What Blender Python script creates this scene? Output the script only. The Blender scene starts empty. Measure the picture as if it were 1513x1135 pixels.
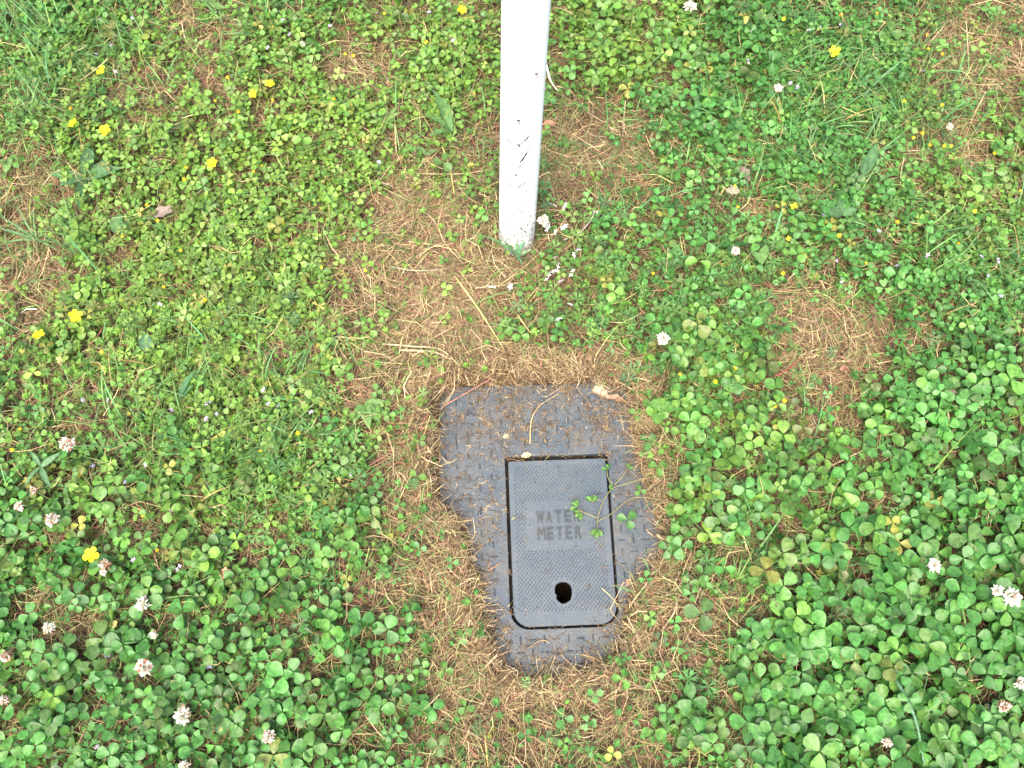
import bpy, bmesh, math, random
import numpy as np
from mathutils import Vector, Matrix

rnd = random.Random(7)
rg = np.random.default_rng(11)
S = bpy.context.scene
COL = S.collection

# ------------------------------------------------------------------ camera, sky, sun, exposure
H = 1.37                      # camera height over the turf
TILT = math.radians(21)       # from straight down, towards +Y
F = 1400.0                    # focal length in photo pixels (photo 1513 x 1135)
cam = bpy.data.objects.new('camera', bpy.data.cameras.new('camera'))
COL.objects.link(cam)
cam.location = (0, 0, H)
cam.rotation_euler = (TILT, 0, 0)
cam.data.sensor_fit = 'HORIZONTAL'
cam.data.sensor_width = 36
cam.data.lens = 36 * F / 1513
cam.data.clip_start = 0.02
cam.data.clip_end = 200
S.camera = cam

SUN_EL, SUN_AZ = math.radians(62), math.radians(200)
w = bpy.data.worlds.new('World'); S.world = w; w.use_nodes = True
nt = w.node_tree
sky = nt.nodes.new('ShaderNodeTexSky'); sky.sky_type = 'NISHITA'
sky.sun_disc = False; sky.sun_elevation = SUN_EL; sky.sun_rotation = SUN_AZ
sky.dust_density = 5.0; sky.air_density = 1.0; sky.ozone_density = 0.2
bg = nt.nodes['Background']; bg.inputs['Strength'].default_value = 0.14
nt.links.new(sky.outputs[0], bg.inputs[0])
sun = bpy.data.objects.new('sun', bpy.data.lights.new('sun', 'SUN'))
COL.objects.link(sun)
sun.data.energy = 1.45; sun.data.angle = math.radians(38); sun.data.color = (1.0, 0.95, 0.86)
sd = Vector((math.sin(SUN_AZ) * math.cos(SUN_EL), math.cos(SUN_AZ) * math.cos(SUN_EL), math.sin(SUN_EL)))
sun.rotation_euler = sd.to_track_quat('Z', 'Y').to_euler()
vs = S.view_settings
vs.view_transform = 'Standard'; vs.look = 'None'; vs.gamma = 1; vs.use_curve_mapping = False
vs.exposure = 1.92
S.render.engine = 'CYCLES'
S.cycles.max_bounces = 6
S.cycles.transparent_max_bounces = 6

# ------------------------------------------------------------------ ground plan helpers
SA, CA = math.sin(TILT), math.cos(TILT)

def P(px, py, z=0.0):
    """the point of the place at height z that the photo shows at (px, py)"""
    u, v = (px - 756.5) / F, (py - 567.5) / F
    d = Vector((u, SA - v * CA, -CA - v * SA))
    t = (z - H) / d.z
    return Vector((d.x * t, d.y * t, z))

def to_px(x, y, z=0.0):
    dz = z - H
    depth = y * SA - dz * CA
    v = (-y * CA - dz * SA) / depth
    return 756.5 + F * x / depth, 567.5 + F * v

def vnoise(x, y, s, seed=0):
    """smooth value noise 0..1"""
    r = np.random.default_rng(seed).random((97, 97))
    x = np.asarray(x) / s + 311.3; y = np.asarray(y) / s + 517.7
    xi = np.floor(x).astype(int); yi = np.floor(y).astype(int)
    fx = x - xi; fy = y - yi
    fx = fx * fx * (3 - 2 * fx); fy = fy * fy * (3 - 2 * fy)
    g = lambda a, b: r[a % 97, b % 97]
    return (g(xi, yi) * (1 - fx) + g(xi + 1, yi) * fx) * (1 - fy) + (g(xi, yi + 1) * (1 - fx) + g(xi + 1, yi + 1) * fx) * fy

def ell(px, py, lst):
    out = np.zeros_like(np.asarray(px, float))
    for (cx, cy, rx, ry, k) in lst:
        d = np.sqrt(((px - cx) / rx) ** 2 + ((py - cy) / ry) ** 2)
        out = np.maximum(out, k * np.clip(1.5 - d, 0, 1) / 1.0 if False else k * np.clip((1.35 - d) / 0.7, 0, 1))
    return out

BROWN = [(600, 420, 105, 150, 1), (575, 560, 120, 75, .85), (655, 470, 120, 100, 1), (885, 215, 85, 60, .95), (860, 250, 80, 50, .7),
         (665, 830, 60, 150, .95), (700, 1000, 110, 70, .95), (850, 1040, 170, 60, .9), (760, 1090, 110, 50, .7),
         (1010, 925, 75, 85, .95), (960, 660, 30, 130, .7), (1215, 510, 85, 85, .8), (1180, 610, 90, 60, .5),
         (215, 145, 70, 60, .7), (280, 60, 60, 40, .5), (40, 270, 60, 55, .9), (40, 395, 70, 55, .95), (1450, 90, 90, 90, .8),
         (1390, 235, 70, 50, .7), (535, 110, 55, 45, .7), (800, 545, 150, 32, 1), (690, 250, 150, 60, .55), (450, 545, 70, 60, .6),
         (590, 890, 70, 60, .6), (740, 400, 110, 70, .8), (610, 700, 60, 110, .85), (170, 560, 60, 50, .5), (285, 110, 60, 60, .5), (1060, 500, 20, 20, .2), (30, 480, 50, 40, .4), (1230, 690, 70, 40, .4),
         (390, 800, 60, 40, .35), (1040, 1020, 90, 60, .5), (520, 1080, 60, 40, .3), (170, 620, 50, 40, .4), (80, 580, 40, 40, .4),
         (60, 945, 40, 60, .4), (800, 430, 60, 40, .6), (1100, 230, 40, 30, .3), (700, 620, 40, 50, .6)]
LIDPOLY = [(643, 745), (642, 640), (647, 580), (680, 562), (760, 560), (860, 560), (928, 568), (938, 620), (946, 680), (968, 740),
           (978, 800), (962, 835), (935, 868), (928, 900), (922, 935), (903, 965), (860, 990), (785, 1003), (742, 985), (726, 945), (714, 900),
           (700, 850), (690, 805), (678, 775), (662, 756), (650, 752)]

def poly_sd(px, py, poly):
    px = np.asarray(px, float); py = np.asarray(py, float)
    best = np.full(px.shape, 1e9); inside = np.zeros(px.shape, bool)
    n = len(poly)
    for i in range(n):
        (x0, y0), (x1, y1) = poly[i], poly[(i + 1) % n]
        dx, dy = x1 - x0, y1 - y0
        t = np.clip(((px - x0) * dx + (py - y0) * dy) / (dx * dx + dy * dy), 0, 1)
        best = np.minimum(best, np.hypot(px - x0 - t * dx, py - y0 - t * dy))
        c = ((y0 > py) != (y1 > py))
        with np.errstate(divide='ignore', invalid='ignore'):
            xi = x0 + (py - y0) * dx / (dy if dy else 1e-9)
        inside ^= c & (px < xi)
    return np.where(inside, -best, best)

LIDZ = -0.018
PIPE_X, PIPE_Y = P(763, 357, 0)[:2]

def lid_sd(x, y):
    px, py = to_px(x, y, LIDZ)
    wob = (vnoise(px, py, 16, 5) - .5) * 18 + (vnoise(px, py, 6, 6) - .5) * 8
    return poly_sd(px, py, LIDPOLY) + wob

def gz(x, y):
    """height of the soil"""
    x = np.asarray(x, float); y = np.asarray(y, float)
    z = (vnoise(x, y, .30, 1) - .5) * .022 + (vnoise(x, y, .09, 2) - .5) * .010 + (vnoise(x, y, .03, 3) - .5) * .004
    s = lid_sd(x, y)
    z = z + .011 * np.exp(-np.clip(s, 0, 400) / 50.0)
    rim = np.clip((s + 4) / 18.0, 0, 1); rim = rim * rim * (3 - 2 * rim)
    z = np.where(s < 40, (LIDZ - .003) * (1 - rim) + z * rim, z)
    z = z - .010 * np.clip(1.5 - np.hypot(x - PIPE_X, y - PIPE_Y) / .030, 0, 1)
    pit = np.clip((-s - 14) / 8.0, 0, 1)
    return z - pit * .16

def brown(px, py):
    b = ell(px, py, BROWN)
    n = vnoise(px, py, 26, 21) * .5 + vnoise(px, py, 70, 22) * .5
    b2 = b + (n - .5) * .75 + np.clip(n - .60, 0, 1) * 2.0
    return np.clip(b2, 0, 1)

# ------------------------------------------------------------------ materials
def new_mat(name):
    m = bpy.data.materials.new(name); m.use_nodes = True
    n = m.node_tree; b = n.nodes['Principled BSDF']
    return m, n, b

def N(n, t, **kw):
    o = n.nodes.new(t)
    for k, v in kw.items(): setattr(o, k, v)
    return o

def leaf_material(name, rough=.5, transl=.35, spec=.4, noise_scale=180, noise_amt=.35):
    m, n, b = new_mat(name)
    at = N(n, 'ShaderNodeAttribute', attribute_name='Col')
    oi = N(n, 'ShaderNodeObjectInfo')
    mul = N(n, 'ShaderNodeMix', data_type='RGBA', blend_type='MULTIPLY'); mul.inputs[0].default_value = 1
    n.links.new(at.outputs['Color'], mul.inputs[6]); n.links.new(oi.outputs['Color'], mul.inputs[7])
    geo = N(n, 'ShaderNodeNewGeometry')
    tx = N(n, 'ShaderNodeTexNoise'); tx.inputs['Scale'].default_value = noise_scale; tx.inputs['Detail'].default_value = 4
    n.links.new(geo.outputs['Position'], tx.inputs['Vector'])
    mr = N(n, 'ShaderNodeMapRange'); mr.inputs[1].default_value = .3; mr.inputs[2].default_value = .7
    mr.inputs[3].default_value = 1 - noise_amt; mr.inputs[4].default_value = 1 + noise_amt
    n.links.new(tx.outputs[0], mr.inputs[0])
    vm = N(n, 'ShaderNodeVectorMath', operation='SCALE')
    n.links.new(mul.outputs[2], vm.inputs[0]); n.links.new(mr.outputs[0], vm.inputs['Scale'])
    n.links.new(vm.outputs[0], b.inputs['Base Color'])
    b.inputs['Roughness'].default_value = rough
    b.inputs['Specular IOR Level'].default_value = spec
    bp = N(n, 'ShaderNodeBump'); bp.inputs['Strength'].default_value = .25; bp.inputs['Distance'].default_value = .001
    n.links.new(tx.outputs[0], bp.inputs['Height']); n.links.new(bp.outputs[0], b.inputs['Normal'])
    tr = N(n, 'ShaderNodeBsdfTranslucent'); n.links.new(vm.outputs[0], tr.inputs[0])
    mx = N(n, 'ShaderNodeMixShader'); mx.inputs[0].default_value = transl
    n.links.new(b.outputs[0], mx.inputs[1]); n.links.new(tr.outputs[0], mx.inputs[2])
    n.links.new(mx.outputs[0], n.nodes['Material Output'].inputs[0])
    return m

M_LEAF = leaf_material('clover_green', .48, .32, .45)
M_WEED = leaf_material('weed_green', .6, .3, .3)
M_STRAW = leaf_material('straw', .75, .12, .2, 300, .4)
M_PETAL = leaf_material('petal', .55, .35, .3, 500, .08)
M_DEAD = leaf_material('dead_leaf_brown', .7, .1, .3, 160, .45)

def soil_material():
    m, n, b = new_mat('soil')
    tc = N(n, 'ShaderNodeNewGeometry')
    a = N(n, 'ShaderNodeTexNoise'); a.inputs['Scale'].default_value = 9; a.inputs['Detail'].default_value = 8; a.inputs['Roughness'].default_value = .65
    c = N(n, 'ShaderNodeTexNoise'); c.inputs['Scale'].default_value = 160; c.inputs['Detail'].default_value = 8; c.inputs['Roughness'].default_value = .7
    for q in (a, c): n.links.new(tc.outputs['Position'], q.inputs['Vector'])
    r = N(n, 'ShaderNodeValToRGB'); e = r.color_ramp.elements
    e[0].position = .32; e[0].color = (.045, .032, .020, 1); e[1].position = .72; e[1].color = (.18, .137, .092, 1)
    k = r.color_ramp.elements.new(.5); k.color = (.088, .062, .039, 1)
    n.links.new(c.outputs[0], r.inputs[0])
    mx = N(n, 'ShaderNodeMix', data_type='RGBA', blend_type='MULTIPLY'); mx.inputs[0].default_value = 1
    r2 = N(n, 'ShaderNodeValToRGB'); r2.color_ramp.elements[0].color = (.6, .55, .5, 1); r2.color_ramp.elements[1].color = (1.25, 1.15, 1.1, 1)
    r2.color_ramp.elements[0].position = .35; r2.color_ramp.elements[1].position = .65
    n.links.new(a.outputs[0], r2.inputs[0]); n.links.new(r.outputs[0], mx.inputs[6]); n.links.new(r2.outputs[0], mx.inputs[7])
    # pale dry ground attribute painted where the soil itself is pale and dry
    at = N(n, 'ShaderNodeAttribute', attribute_name='Col')
    m2 = N(n, 'ShaderNodeMix', data_type='RGBA', blend_type='MULTIPLY'); m2.inputs[0].default_value = 1
    n.links.new(mx.outputs[2], m2.inputs[6]); n.links.new(at.outputs['Color'], m2.inputs[7])
    n.links.new(m2.outputs[2], b.inputs['Base Color'])
    b.inputs['Roughness'].default_value = .95; b.inputs['Specular IOR Level'].default_value = .15
    bp = N(n, 'ShaderNodeBump'); bp.inputs['Strength'].default_value = .9; bp.inputs['Distance'].default_value = .004
    n.links.new(c.outputs[0], bp.inputs['Height']); n.links.new(bp.outputs[0], b.inputs['Normal'])
    return m

def lid_material(name, base, dust, spec=.5, rough=.5, dust_amt=.5):
    m, n, b = new_mat(name)
    g = N(n, 'ShaderNodeNewGeometry')
    a = N(n, 'ShaderNodeTexNoise'); a.inputs['Scale'].default_value = 28; a.inputs['Detail'].default_value = 8; a.inputs['Roughness'].default_value = .7
    c = N(n, 'ShaderNodeTexNoise'); c.inputs['Scale'].default_value = 420; c.inputs['Detail'].default_value = 5
    for q in (a, c): n.links.new(g.outputs['Position'], q.inputs['Vector'])
    r = N(n, 'ShaderNodeValToRGB'); r.color_ramp.elements[0].position = .42; r.color_ramp.elements[1].position = .75
    r.color_ramp.elements[0].color = (0, 0, 0, 1); r.color_ramp.elements[1].color = (dust_amt,) * 3 + (1,)
    n.links.new(a.outputs[0], r.inputs[0])
    mx = N(n, 'ShaderNodeMix', data_type='RGBA'); mx.inputs[6].default_value = base + (1,); mx.inputs[7].default_value = dust + (1,)
    n.links.new(r.outputs[0], mx.inputs[0])
    r3 = N(n, 'ShaderNodeMapRange'); r3.inputs[1].default_value = .3; r3.inputs[2].default_value = .7; r3.inputs[3].default_value = .72; r3.inputs[4].default_value = 1.3
    n.links.new(c.outputs[0], r3.inputs[0])
    vm = N(n, 'ShaderNodeVectorMath', operation='SCALE'); n.links.new(mx.outputs[2], vm.inputs[0]); n.links.new(r3.outputs[0], vm.inputs['Scale'])
    n.links.new(vm.outputs[0], b.inputs['Base Color'])
    b.inputs['Roughness'].default_value = rough; b.inputs['Specular IOR Level'].default_value = spec
    bp = N(n, 'ShaderNodeBump'); bp.inputs['Strength'].default_value = .35; bp.inputs['Distance'].default_value = .0006
    n.links.new(c.outputs[0], bp.inputs['Height']); n.links.new(bp.outputs[0], b.inputs['Normal'])
    return m

M_SOIL = soil_material()
M_LID = lid_material('weathered_black_plastic', (.043, .056, .066), (.13, .115, .085), .5, .5, .6)
M_READ = lid_material('weathered_grey_plastic', (.051, .067, .079), (.105, .105, .10), .5, .47, .5)
M_LETTER = lid_material('grimy_raised_plastic', (.037, .045, .051), (.09, .075, .055), .3, .7, .7)
M_GAP = lid_material('dirty_black_plastic', (.010, .009, .008), (.05, .035, .02), .1, .9, .8)

def pipe_material():
    m, n, b = new_mat('white_pvc')
    tc = N(n, 'ShaderNodeTexCoord'); sp = N(n, 'ShaderNodeSeparateXYZ')
    n.links.new(tc.outputs['Object'], sp.inputs[0])
    mp = N(n, 'ShaderNodeMapping'); mp.inputs['Scale'].default_value = (380, 380, 110)
    mp.inputs['Rotation'].default_value = (.5, .3, .2)
    n.links.new(tc.outputs['Object'], mp.inputs[0])
    a = N(n, 'ShaderNodeTexNoise'); a.inputs['Scale'].default_value = 1; a.inputs['Detail'].default_value = 6; a.inputs['Roughness'].default_value = .7
    n.links.new(mp.outputs[0], a.inputs['Vector'])
    a2 = N(n, 'ShaderNodeTexNoise'); a2.inputs['Scale'].default_value = 45; a2.inputs['Detail'].default_value = 6
    n.links.new(tc.outputs['Object'], a2.inputs['Vector'])
    hh = N(n, 'ShaderNodeMapRange'); hh.inputs[1].default_value = .32; hh.inputs[2].default_value = .02; hh.inputs[3].default_value = 0; hh.inputs[4].default_value = .22
    n.links.new(sp.outputs['Z'], hh.inputs[0])
    ad = N(n, 'ShaderNodeMath', operation='ADD'); n.links.new(a.outputs[0], ad.inputs[0]); n.links.new(hh.outputs[0], ad.inputs[1])
    r = N(n, 'ShaderNodeValToRGB'); r.color_ramp.elements[0].position = .635; r.color_ramp.elements[1].position = .77
    n.links.new(ad.outputs[0], r.inputs[0])
    mx = N(n, 'ShaderNodeMix', data_type='RGBA'); mx.inputs[6].default_value = (.76, .80, .80, 1); mx.inputs[7].default_value = (.13, .105, .075, 1)
    n.links.new(r.outputs[0], mx.inputs[0])
    # mud splash haze at the foot
    h2 = N(n, 'ShaderNodeMapRange'); h2.inputs[1].default_value = .14; h2.inputs[2].default_value = 0; h2.inputs[3].default_value = 0; h2.inputs[4].default_value = .9
    n.links.new(sp.outputs['Z'], h2.inputs[0])
    mm = N(n, 'ShaderNodeMath', operation='MULTIPLY'); n.links.new(h2.outputs[0], mm.inputs[0]); n.links.new(a2.outputs[0], mm.inputs[1])
    m3 = N(n, 'ShaderNodeMix', data_type='RGBA'); m3.inputs[7].default_value = (.20, .165, .11, 1)
    n.links.new(mm.outputs[0], m3.inputs[0]); n.links.new(mx.outputs[2], m3.inputs[6])
    n.links.new(m3.outputs[2], b.inputs['Base Color'])
    b.inputs['Roughness'].default_value = .35
    return m
M_PIPE = pipe_material()

def flat_mat(name, c, rough=.7):
    m, n, b = new_mat(name)
    t = N(n, 'ShaderNodeTexNoise'); t.inputs['Scale'].default_value = 900
    g = N(n, 'ShaderNodeNewGeometry'); n.links.new(g.outputs['Position'], t.inputs['Vector'])
    mx = N(n, 'ShaderNodeMix', data_type='RGBA'); mx.inputs[6].default_value = tuple(x * .7 for x in c) + (1,); mx.inputs[7].default_value = tuple(min(1, x * 1.3) for x in c) + (1,)
    n.links.new(t.outputs[0], mx.inputs[0]); n.links.new(mx.outputs[2], b.inputs['Base Color'])
    b.inputs['Roughness'].default_value = rough
    return m
M_SCUFF = flat_mat('grey_scuff', (.03, .045, .05))
M_SCUFFB = flat_mat('brown_scuff', (.08, .045, .03))

# ------------------------------------------------------------------ numpy mesh batches
class Batch:
    def __init__(s): s.V = []; s.T = []; s.C = []; s.n = 0
    def add(s, V, T, C):
        s.V.append(V); s.T.append(T + s.n); s.C.append(C); s.n += len(V)
    def inst(s, tmpl, pos, R, sc, col):
        """tmpl=(v,t,c); pos (N,3) R (N,3,3) sc (N,) col (N,3)"""
        v, t, c = tmpl; n = len(pos)
        if n == 0: return
        V = np.einsum('nij,vj->nvi', R, v) * np.asarray(sc).reshape(n, 1, 1) + pos[:, None, :]
        T = (t[None] + (np.arange(n) * len(v))[:, None, None]).reshape(-1, 3)
        C = (col[:, None, :] * c[None, :, :]).reshape(-1, 3)
        s.add(V.reshape(-1, 3), T, C)
    def mesh(s, name, mat, smooth=True):
        V = np.concatenate(s.V).astype('f'); T = np.concatenate(s.T).astype('i'); C = np.concatenate(s.C).astype('f')
        return np_mesh(name, V, T, C, mat, smooth)
    def build(s, name, mat, parent=None, kind=None, smooth=True):
        o = bpy.data.objects.new(name, s.mesh(name, mat, smooth)); COL.objects.link(o)
        if parent: o.parent = parent
        if kind: o['kind'] = kind
        return o

def np_mesh(name, V, T, C, mat, smooth=True):
    me = bpy.data.meshes.new(name)
    me.vertices.add(len(V)); me.vertices.foreach_set('co', np.asarray(V, 'f').ravel())
    me.loops.add(len(T) * 3); me.loops.foreach_set('vertex_index', np.asarray(T, 'i').ravel())
    me.polygons.add(len(T)); me.polygons.foreach_set('loop_start', np.arange(len(T), dtype='i') * 3)
    try: me.polygons.foreach_set('loop_total', np.full(len(T), 3, 'i'))
    except Exception: pass
    me.polygons.foreach_set('use_smooth', np.full(len(T), smooth))
    a = me.color_attributes.new('Col', 'FLOAT_COLOR', 'POINT')
    c4 = np.ones((len(V), 4), 'f'); c4[:, :3] = C
    a.data.foreach_set('color', c4.ravel())
    me.materials.append(mat); me.update(calc_edges=True)
    return me

def rotz(a):
    c, s = np.cos(a), np.sin(a); z = np.zeros_like(a); o = np.ones_like(a)
    return np.stack([np.stack([c, -s, z], -1), np.stack([s, c, z], -1), np.stack([z, z, o], -1)], -2)

def rotaxis(phi, t):
    """rotate by t about the horizontal axis at azimuth phi"""
    A = rotz(phi); c, s = np.cos(t), np.sin(t); z = np.zeros_like(t); o = np.ones_like(t)
    X = np.stack([np.stack([o, z, z], -1), np.stack([z, c, -s], -1), np.stack([z, s, c], -1)], -2)
    return A @ X @ np.swapaxes(A, -1, -2)

def hsvjit(base, n, dv=.25, dh=.12):
    base = np.asarray(base, float)
    v = np.exp(rg.normal(0, dv, (n, 1)))
    h = rg.normal(0, dh, (n, 1))
    c = base[None] * v
    c[:, 0:1] *= np.exp(h * 1.3); c[:, 2:3] *= np.exp(-h * .8)
    return np.clip(c, 0, 1)

def ribbon(batch, pts, wid, side, col):
    """pts (N,K,3), wid (N,K), side (N,3) unit"""
    n, k, _ = pts.shape
    L = pts - side[:, None] * wid[..., None] / 2; R = pts + side[:, None] * wid[..., None] / 2
    V = np.stack([L, R], 2).reshape(n, k * 2, 3)
    t = []
    for i in range(k - 1): t += [(2 * i, 2 * i + 1, 2 * i + 3), (2 * i, 2 * i + 3, 2 * i + 2)]
    t = np.array(t)
    T = (t[None] + (np.arange(n) * 2 * k)[:, None, None]).reshape(-1, 3)
    if col.ndim == 2: col = np.repeat(col[:, None], k * 2, 1)
    batch.add(V.reshape(-1, 3), T, col.reshape(-1, 3))

def stems(batch, p0, p1, r, col, bow=.3):
    """three-sided curved stalks from p0 to p1"""
    n = len(p0); mid = (p0 + p1) / 2; d = p1 - p0
    mid[:, 2] += np.abs(d[:, 2]) * .15; mid[:, :2] -= d[:, :2] * .18
    pts = np.stack([p0, mid, p1], 1)
    V = []
    for k in range(3):
        a = 2 * math.pi * k / 3
        off = np.array([math.cos(a), math.sin(a), 0.0]) * np.asarray(r).reshape(n, 1, 1)
        V.append(pts + off)
    V = np.stack(V, 2).reshape(n, 9, 3)
    t = []
    for i in range(2):
        for k in range(3):
            a, b = i * 3 + k, i * 3 + (k + 1) % 3
            t += [(a, b, b + 3), (a, b + 3, a + 3)]
    t = np.array(t)
    T = (t[None] + (np.arange(n) * 9)[:, None, None]).reshape(-1, 3)
    batch.add(V.reshape(-1, 3), T, np.repeat(col[:, None], 9, 1).reshape(-1, 3))

def tube(name, pts, r0, r1, mat, col, parent=None, seg=6, flat=1.0, sub=4):
    """a tapering round stalk through the points (Catmull-Rom)"""
    p = [Vector(q) for q in pts]
    if len(p) > 2:
        q = []; e = [p[0] * 2 - p[1]] + p + [p[-1] * 2 - p[-2]]
        for i in range(1, len(e) - 2):
            for j in range(sub):
                t = j / sub
                q.append(.5 * ((2 * e[i]) + (e[i + 1] - e[i - 1]) * t + (2 * e[i - 1] - 5 * e[i] + 4 * e[i + 1] - e[i + 2]) * t * t + (3 * e[i] - 3 * e[i + 1] + e[i + 2] - e[i - 1]) * t ** 3))
        q.append(p[-1]); p = q
    V = []; T = []
    n = len(p)
    for i, c in enumerate(p):
        d = (p[min(i + 1, n - 1)] - p[max(i - 1, 0)]).normalized()
        s = d.cross(Vector((0, 0, 1)));  s = s.normalized() if s.length > .01 else Vector((1, 0, 0))
        u = s.cross(d).normalized(); r = r0 + (r1 - r0) * i / (n - 1)
        for k in range(seg):
            a = 2 * math.pi * k / seg
            V.append(c + s * math.cos(a) * r + u * math.sin(a) * r * flat)
    for i in range(n - 1):
        for k in range(seg):
            a, b = i * seg + k, i * seg + (k + 1) % seg
            T += [(a, b, b + seg), (a, b + seg, a + seg)]
    for k in range(1, seg - 1):
        T.append((0, k + 1, k)); m = (n - 1) * seg; T.append((m, m + k, m + k + 1))
    C = np.repeat(np.array([col]), len(V), 0)
    me = np_mesh(name, np.array([tuple(v) for v in V]), np.array(T), C, mat)
    o = bpy.data.objects.new(name, me); COL.objects.link(o)
    if parent: o.parent = parent
    return o

# ------------------------------------------------------------------ templates
def leaflet_t(L=1.0, W=.92, fold=.18, droop=.25, notch=.05, base=1.0, skew=0.0, kind='clover'):
    if kind == 'clover':
        E = [(.12, .14), (.32, .33), (.55, .47), (.78, .46), (.94, .30), (1.0, .12)]
    elif kind == 'heart':
        E = [(.10, .08), (.35, .28), (.62, .50), (.86, .55), (1.03, .40), (1.04, .18)]
    else:                       # ovate
        E = [(.06, .05), (.25, .20), (.48, .27), (.72, .22), (.90, .10), (.98, .03)]
    mu = [0, .25, .55, .8, 1.0 - notch]
    V = []; C = []
    def z(u, wv): return fold * abs(wv) * (1 - .3 * u) - droop * u * u * .5
    for u in mu: V.append((0, u * L, z(u, 0) * L)); C.append((1.12, 1.1, 1.1) if u < .9 else (1, 1, 1))
    for sgn in (-1, 1):
        for (u, wv) in E:
            V.append((sgn * wv * W * L + skew * u * .1, u * L, z(u, wv) * L)); C.append((.96, .97, .95) if u > .3 else (1.08, 1.05, 1.1))
    T = []
    for s in range(2):
        o = 5 + 6 * s
        q = [(0, o, 1), (o, o + 1, 1), (1, o + 1, 2), (o + 1, o + 2, 2), (2, o + 2, 3), (o + 2, o + 3, 3), (3, o + 3, o + 4), (3, o + 4, 4), (4, o + 4, o + 5)]
        T += q if s == 0 else [(a, c, b) for a, b, c in q]
    T = [(a, c, b) for a, b, c in T]
    return np.array(V, float), np.array(T), np.array(C, float)

def xform(t, R, off=(0, 0, 0), s=1.0):
    v, f, c = t
    return v @ R.T * s + np.array(off), f, c

def join(ts):
    V = []; T = []; C = []; n = 0
    for v, t, c in ts: V.append(v); T.append(t + n); C.append(c); n += len(v)
    return np.concatenate(V), np.concatenate(T), np.concatenate(C)

def trifoliate(seed, kind='clover', fold=(.1, .75), droop=(-.1, .8)):
    r = random.Random(seed); ts = []
    for k in range(3):
        l = leaflet_t(L=r.uniform(.88, 1.08), W=r.uniform(.82, 1.0), fold=r.uniform(*fold), droop=r.uniform(*droop), notch=.13 if kind == 'heart' else .05, kind=kind)
        a = k * 2 * math.pi / 3 + r.uniform(-.2, .2); t = r.uniform(-.15, .35)
        R = np.array(Matrix.Rotation(a, 3, 'Z') @ Matrix.Rotation(t, 3, 'X') @ Matrix.Rotation(r.uniform(-.25, .25), 3, 'Y'))
        l = (l[0], l[1], l[2] * r.uniform(.9, 1.1))
        ts.append(xform(l, R, R @ np.array((0, .06, 0))))
    return join(ts)

CLOVERS = [trifoliate(i, 'clover') for i in range(11)] + [trifoliate(30 + i, 'clover', (.9, 1.5), (.2, 1.1)) for i in range(2)]
SMALLS = [trifoliate(40 + i, 'heart' if i % 2 else 'clover', (.1, .5), (0, .5)) for i in range(8)]

def palmate(seed):
    r = random.Random(seed); ts = []; n = r.choice((5, 6, 7))
    for k in range(n):
        L = r.uniform(.8, 1.05)
        V = [(0, 0, 0), (-.10, .42, .02), (.10, .42, .02), (-.30, .80, .05), (0, 1, -.08), (.30, .80, .05), (-.07, .62, .03), (.07, .62, .03), (0, .40, -.02)]
        T = [(0, 2, 8), (0, 8, 1), (1, 8, 6), (8, 2, 7), (8, 7, 6), (1, 6, 3), (6, 7, 4), (7, 2, 5)]
        V = np.array(V) * L
        a = (k - (n - 1) / 2) * (5.4 / n) + r.uniform(-.1, .1)
        R = np.array(Matrix.Rotation(a, 3, 'Z') @ Matrix.Rotation(r.uniform(-.1, .35), 3, 'X'))
        C = np.full((9, 3), r.uniform(.85, 1.15)); C[0] = (1.2, 1.15, 1.1)
        ts.append((V @ R.T, np.array(T), C))
    return join(ts)
PALMS = [palmate(i) for i in range(5)]

def whorl(seed):
    r = random.Random(seed); ts = []; n = r.choice((5, 6, 7, 8))
    for lvl in range(2):
        for k in range(n):
            L = r.uniform(.7, 1.1) * (1 - .35 * lvl); w_ = .15
            V = np.array([(0, 0, 0), (-w_, .5 * L, .04), (w_, .5 * L, .04), (0, L, -.1)])
            R = np.array(Matrix.Rotation(k * 2 * math.pi / n + lvl * .5 + r.uniform(-.2, .2), 3, 'Z') @ Matrix.Rotation(r.uniform(.0, .7), 3, 'X'))
            C = np.full((4, 3), r.uniform(.8, 1.15) * (1 + .15 * lvl))
            ts.append((V @ R.T + np.array((0, 0, .35 * lvl)), np.array([(0, 2, 1), (1, 2, 3)]), C))
    return join(ts)
WHORLS = [whorl(i) for i in range(5)]
OVATE = [leaflet_t(1, r_, .25, d_, 0, kind='ovate') for r_, d_ in ((.9, .2), (1.2, .6), (1.5, .3))]

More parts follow.
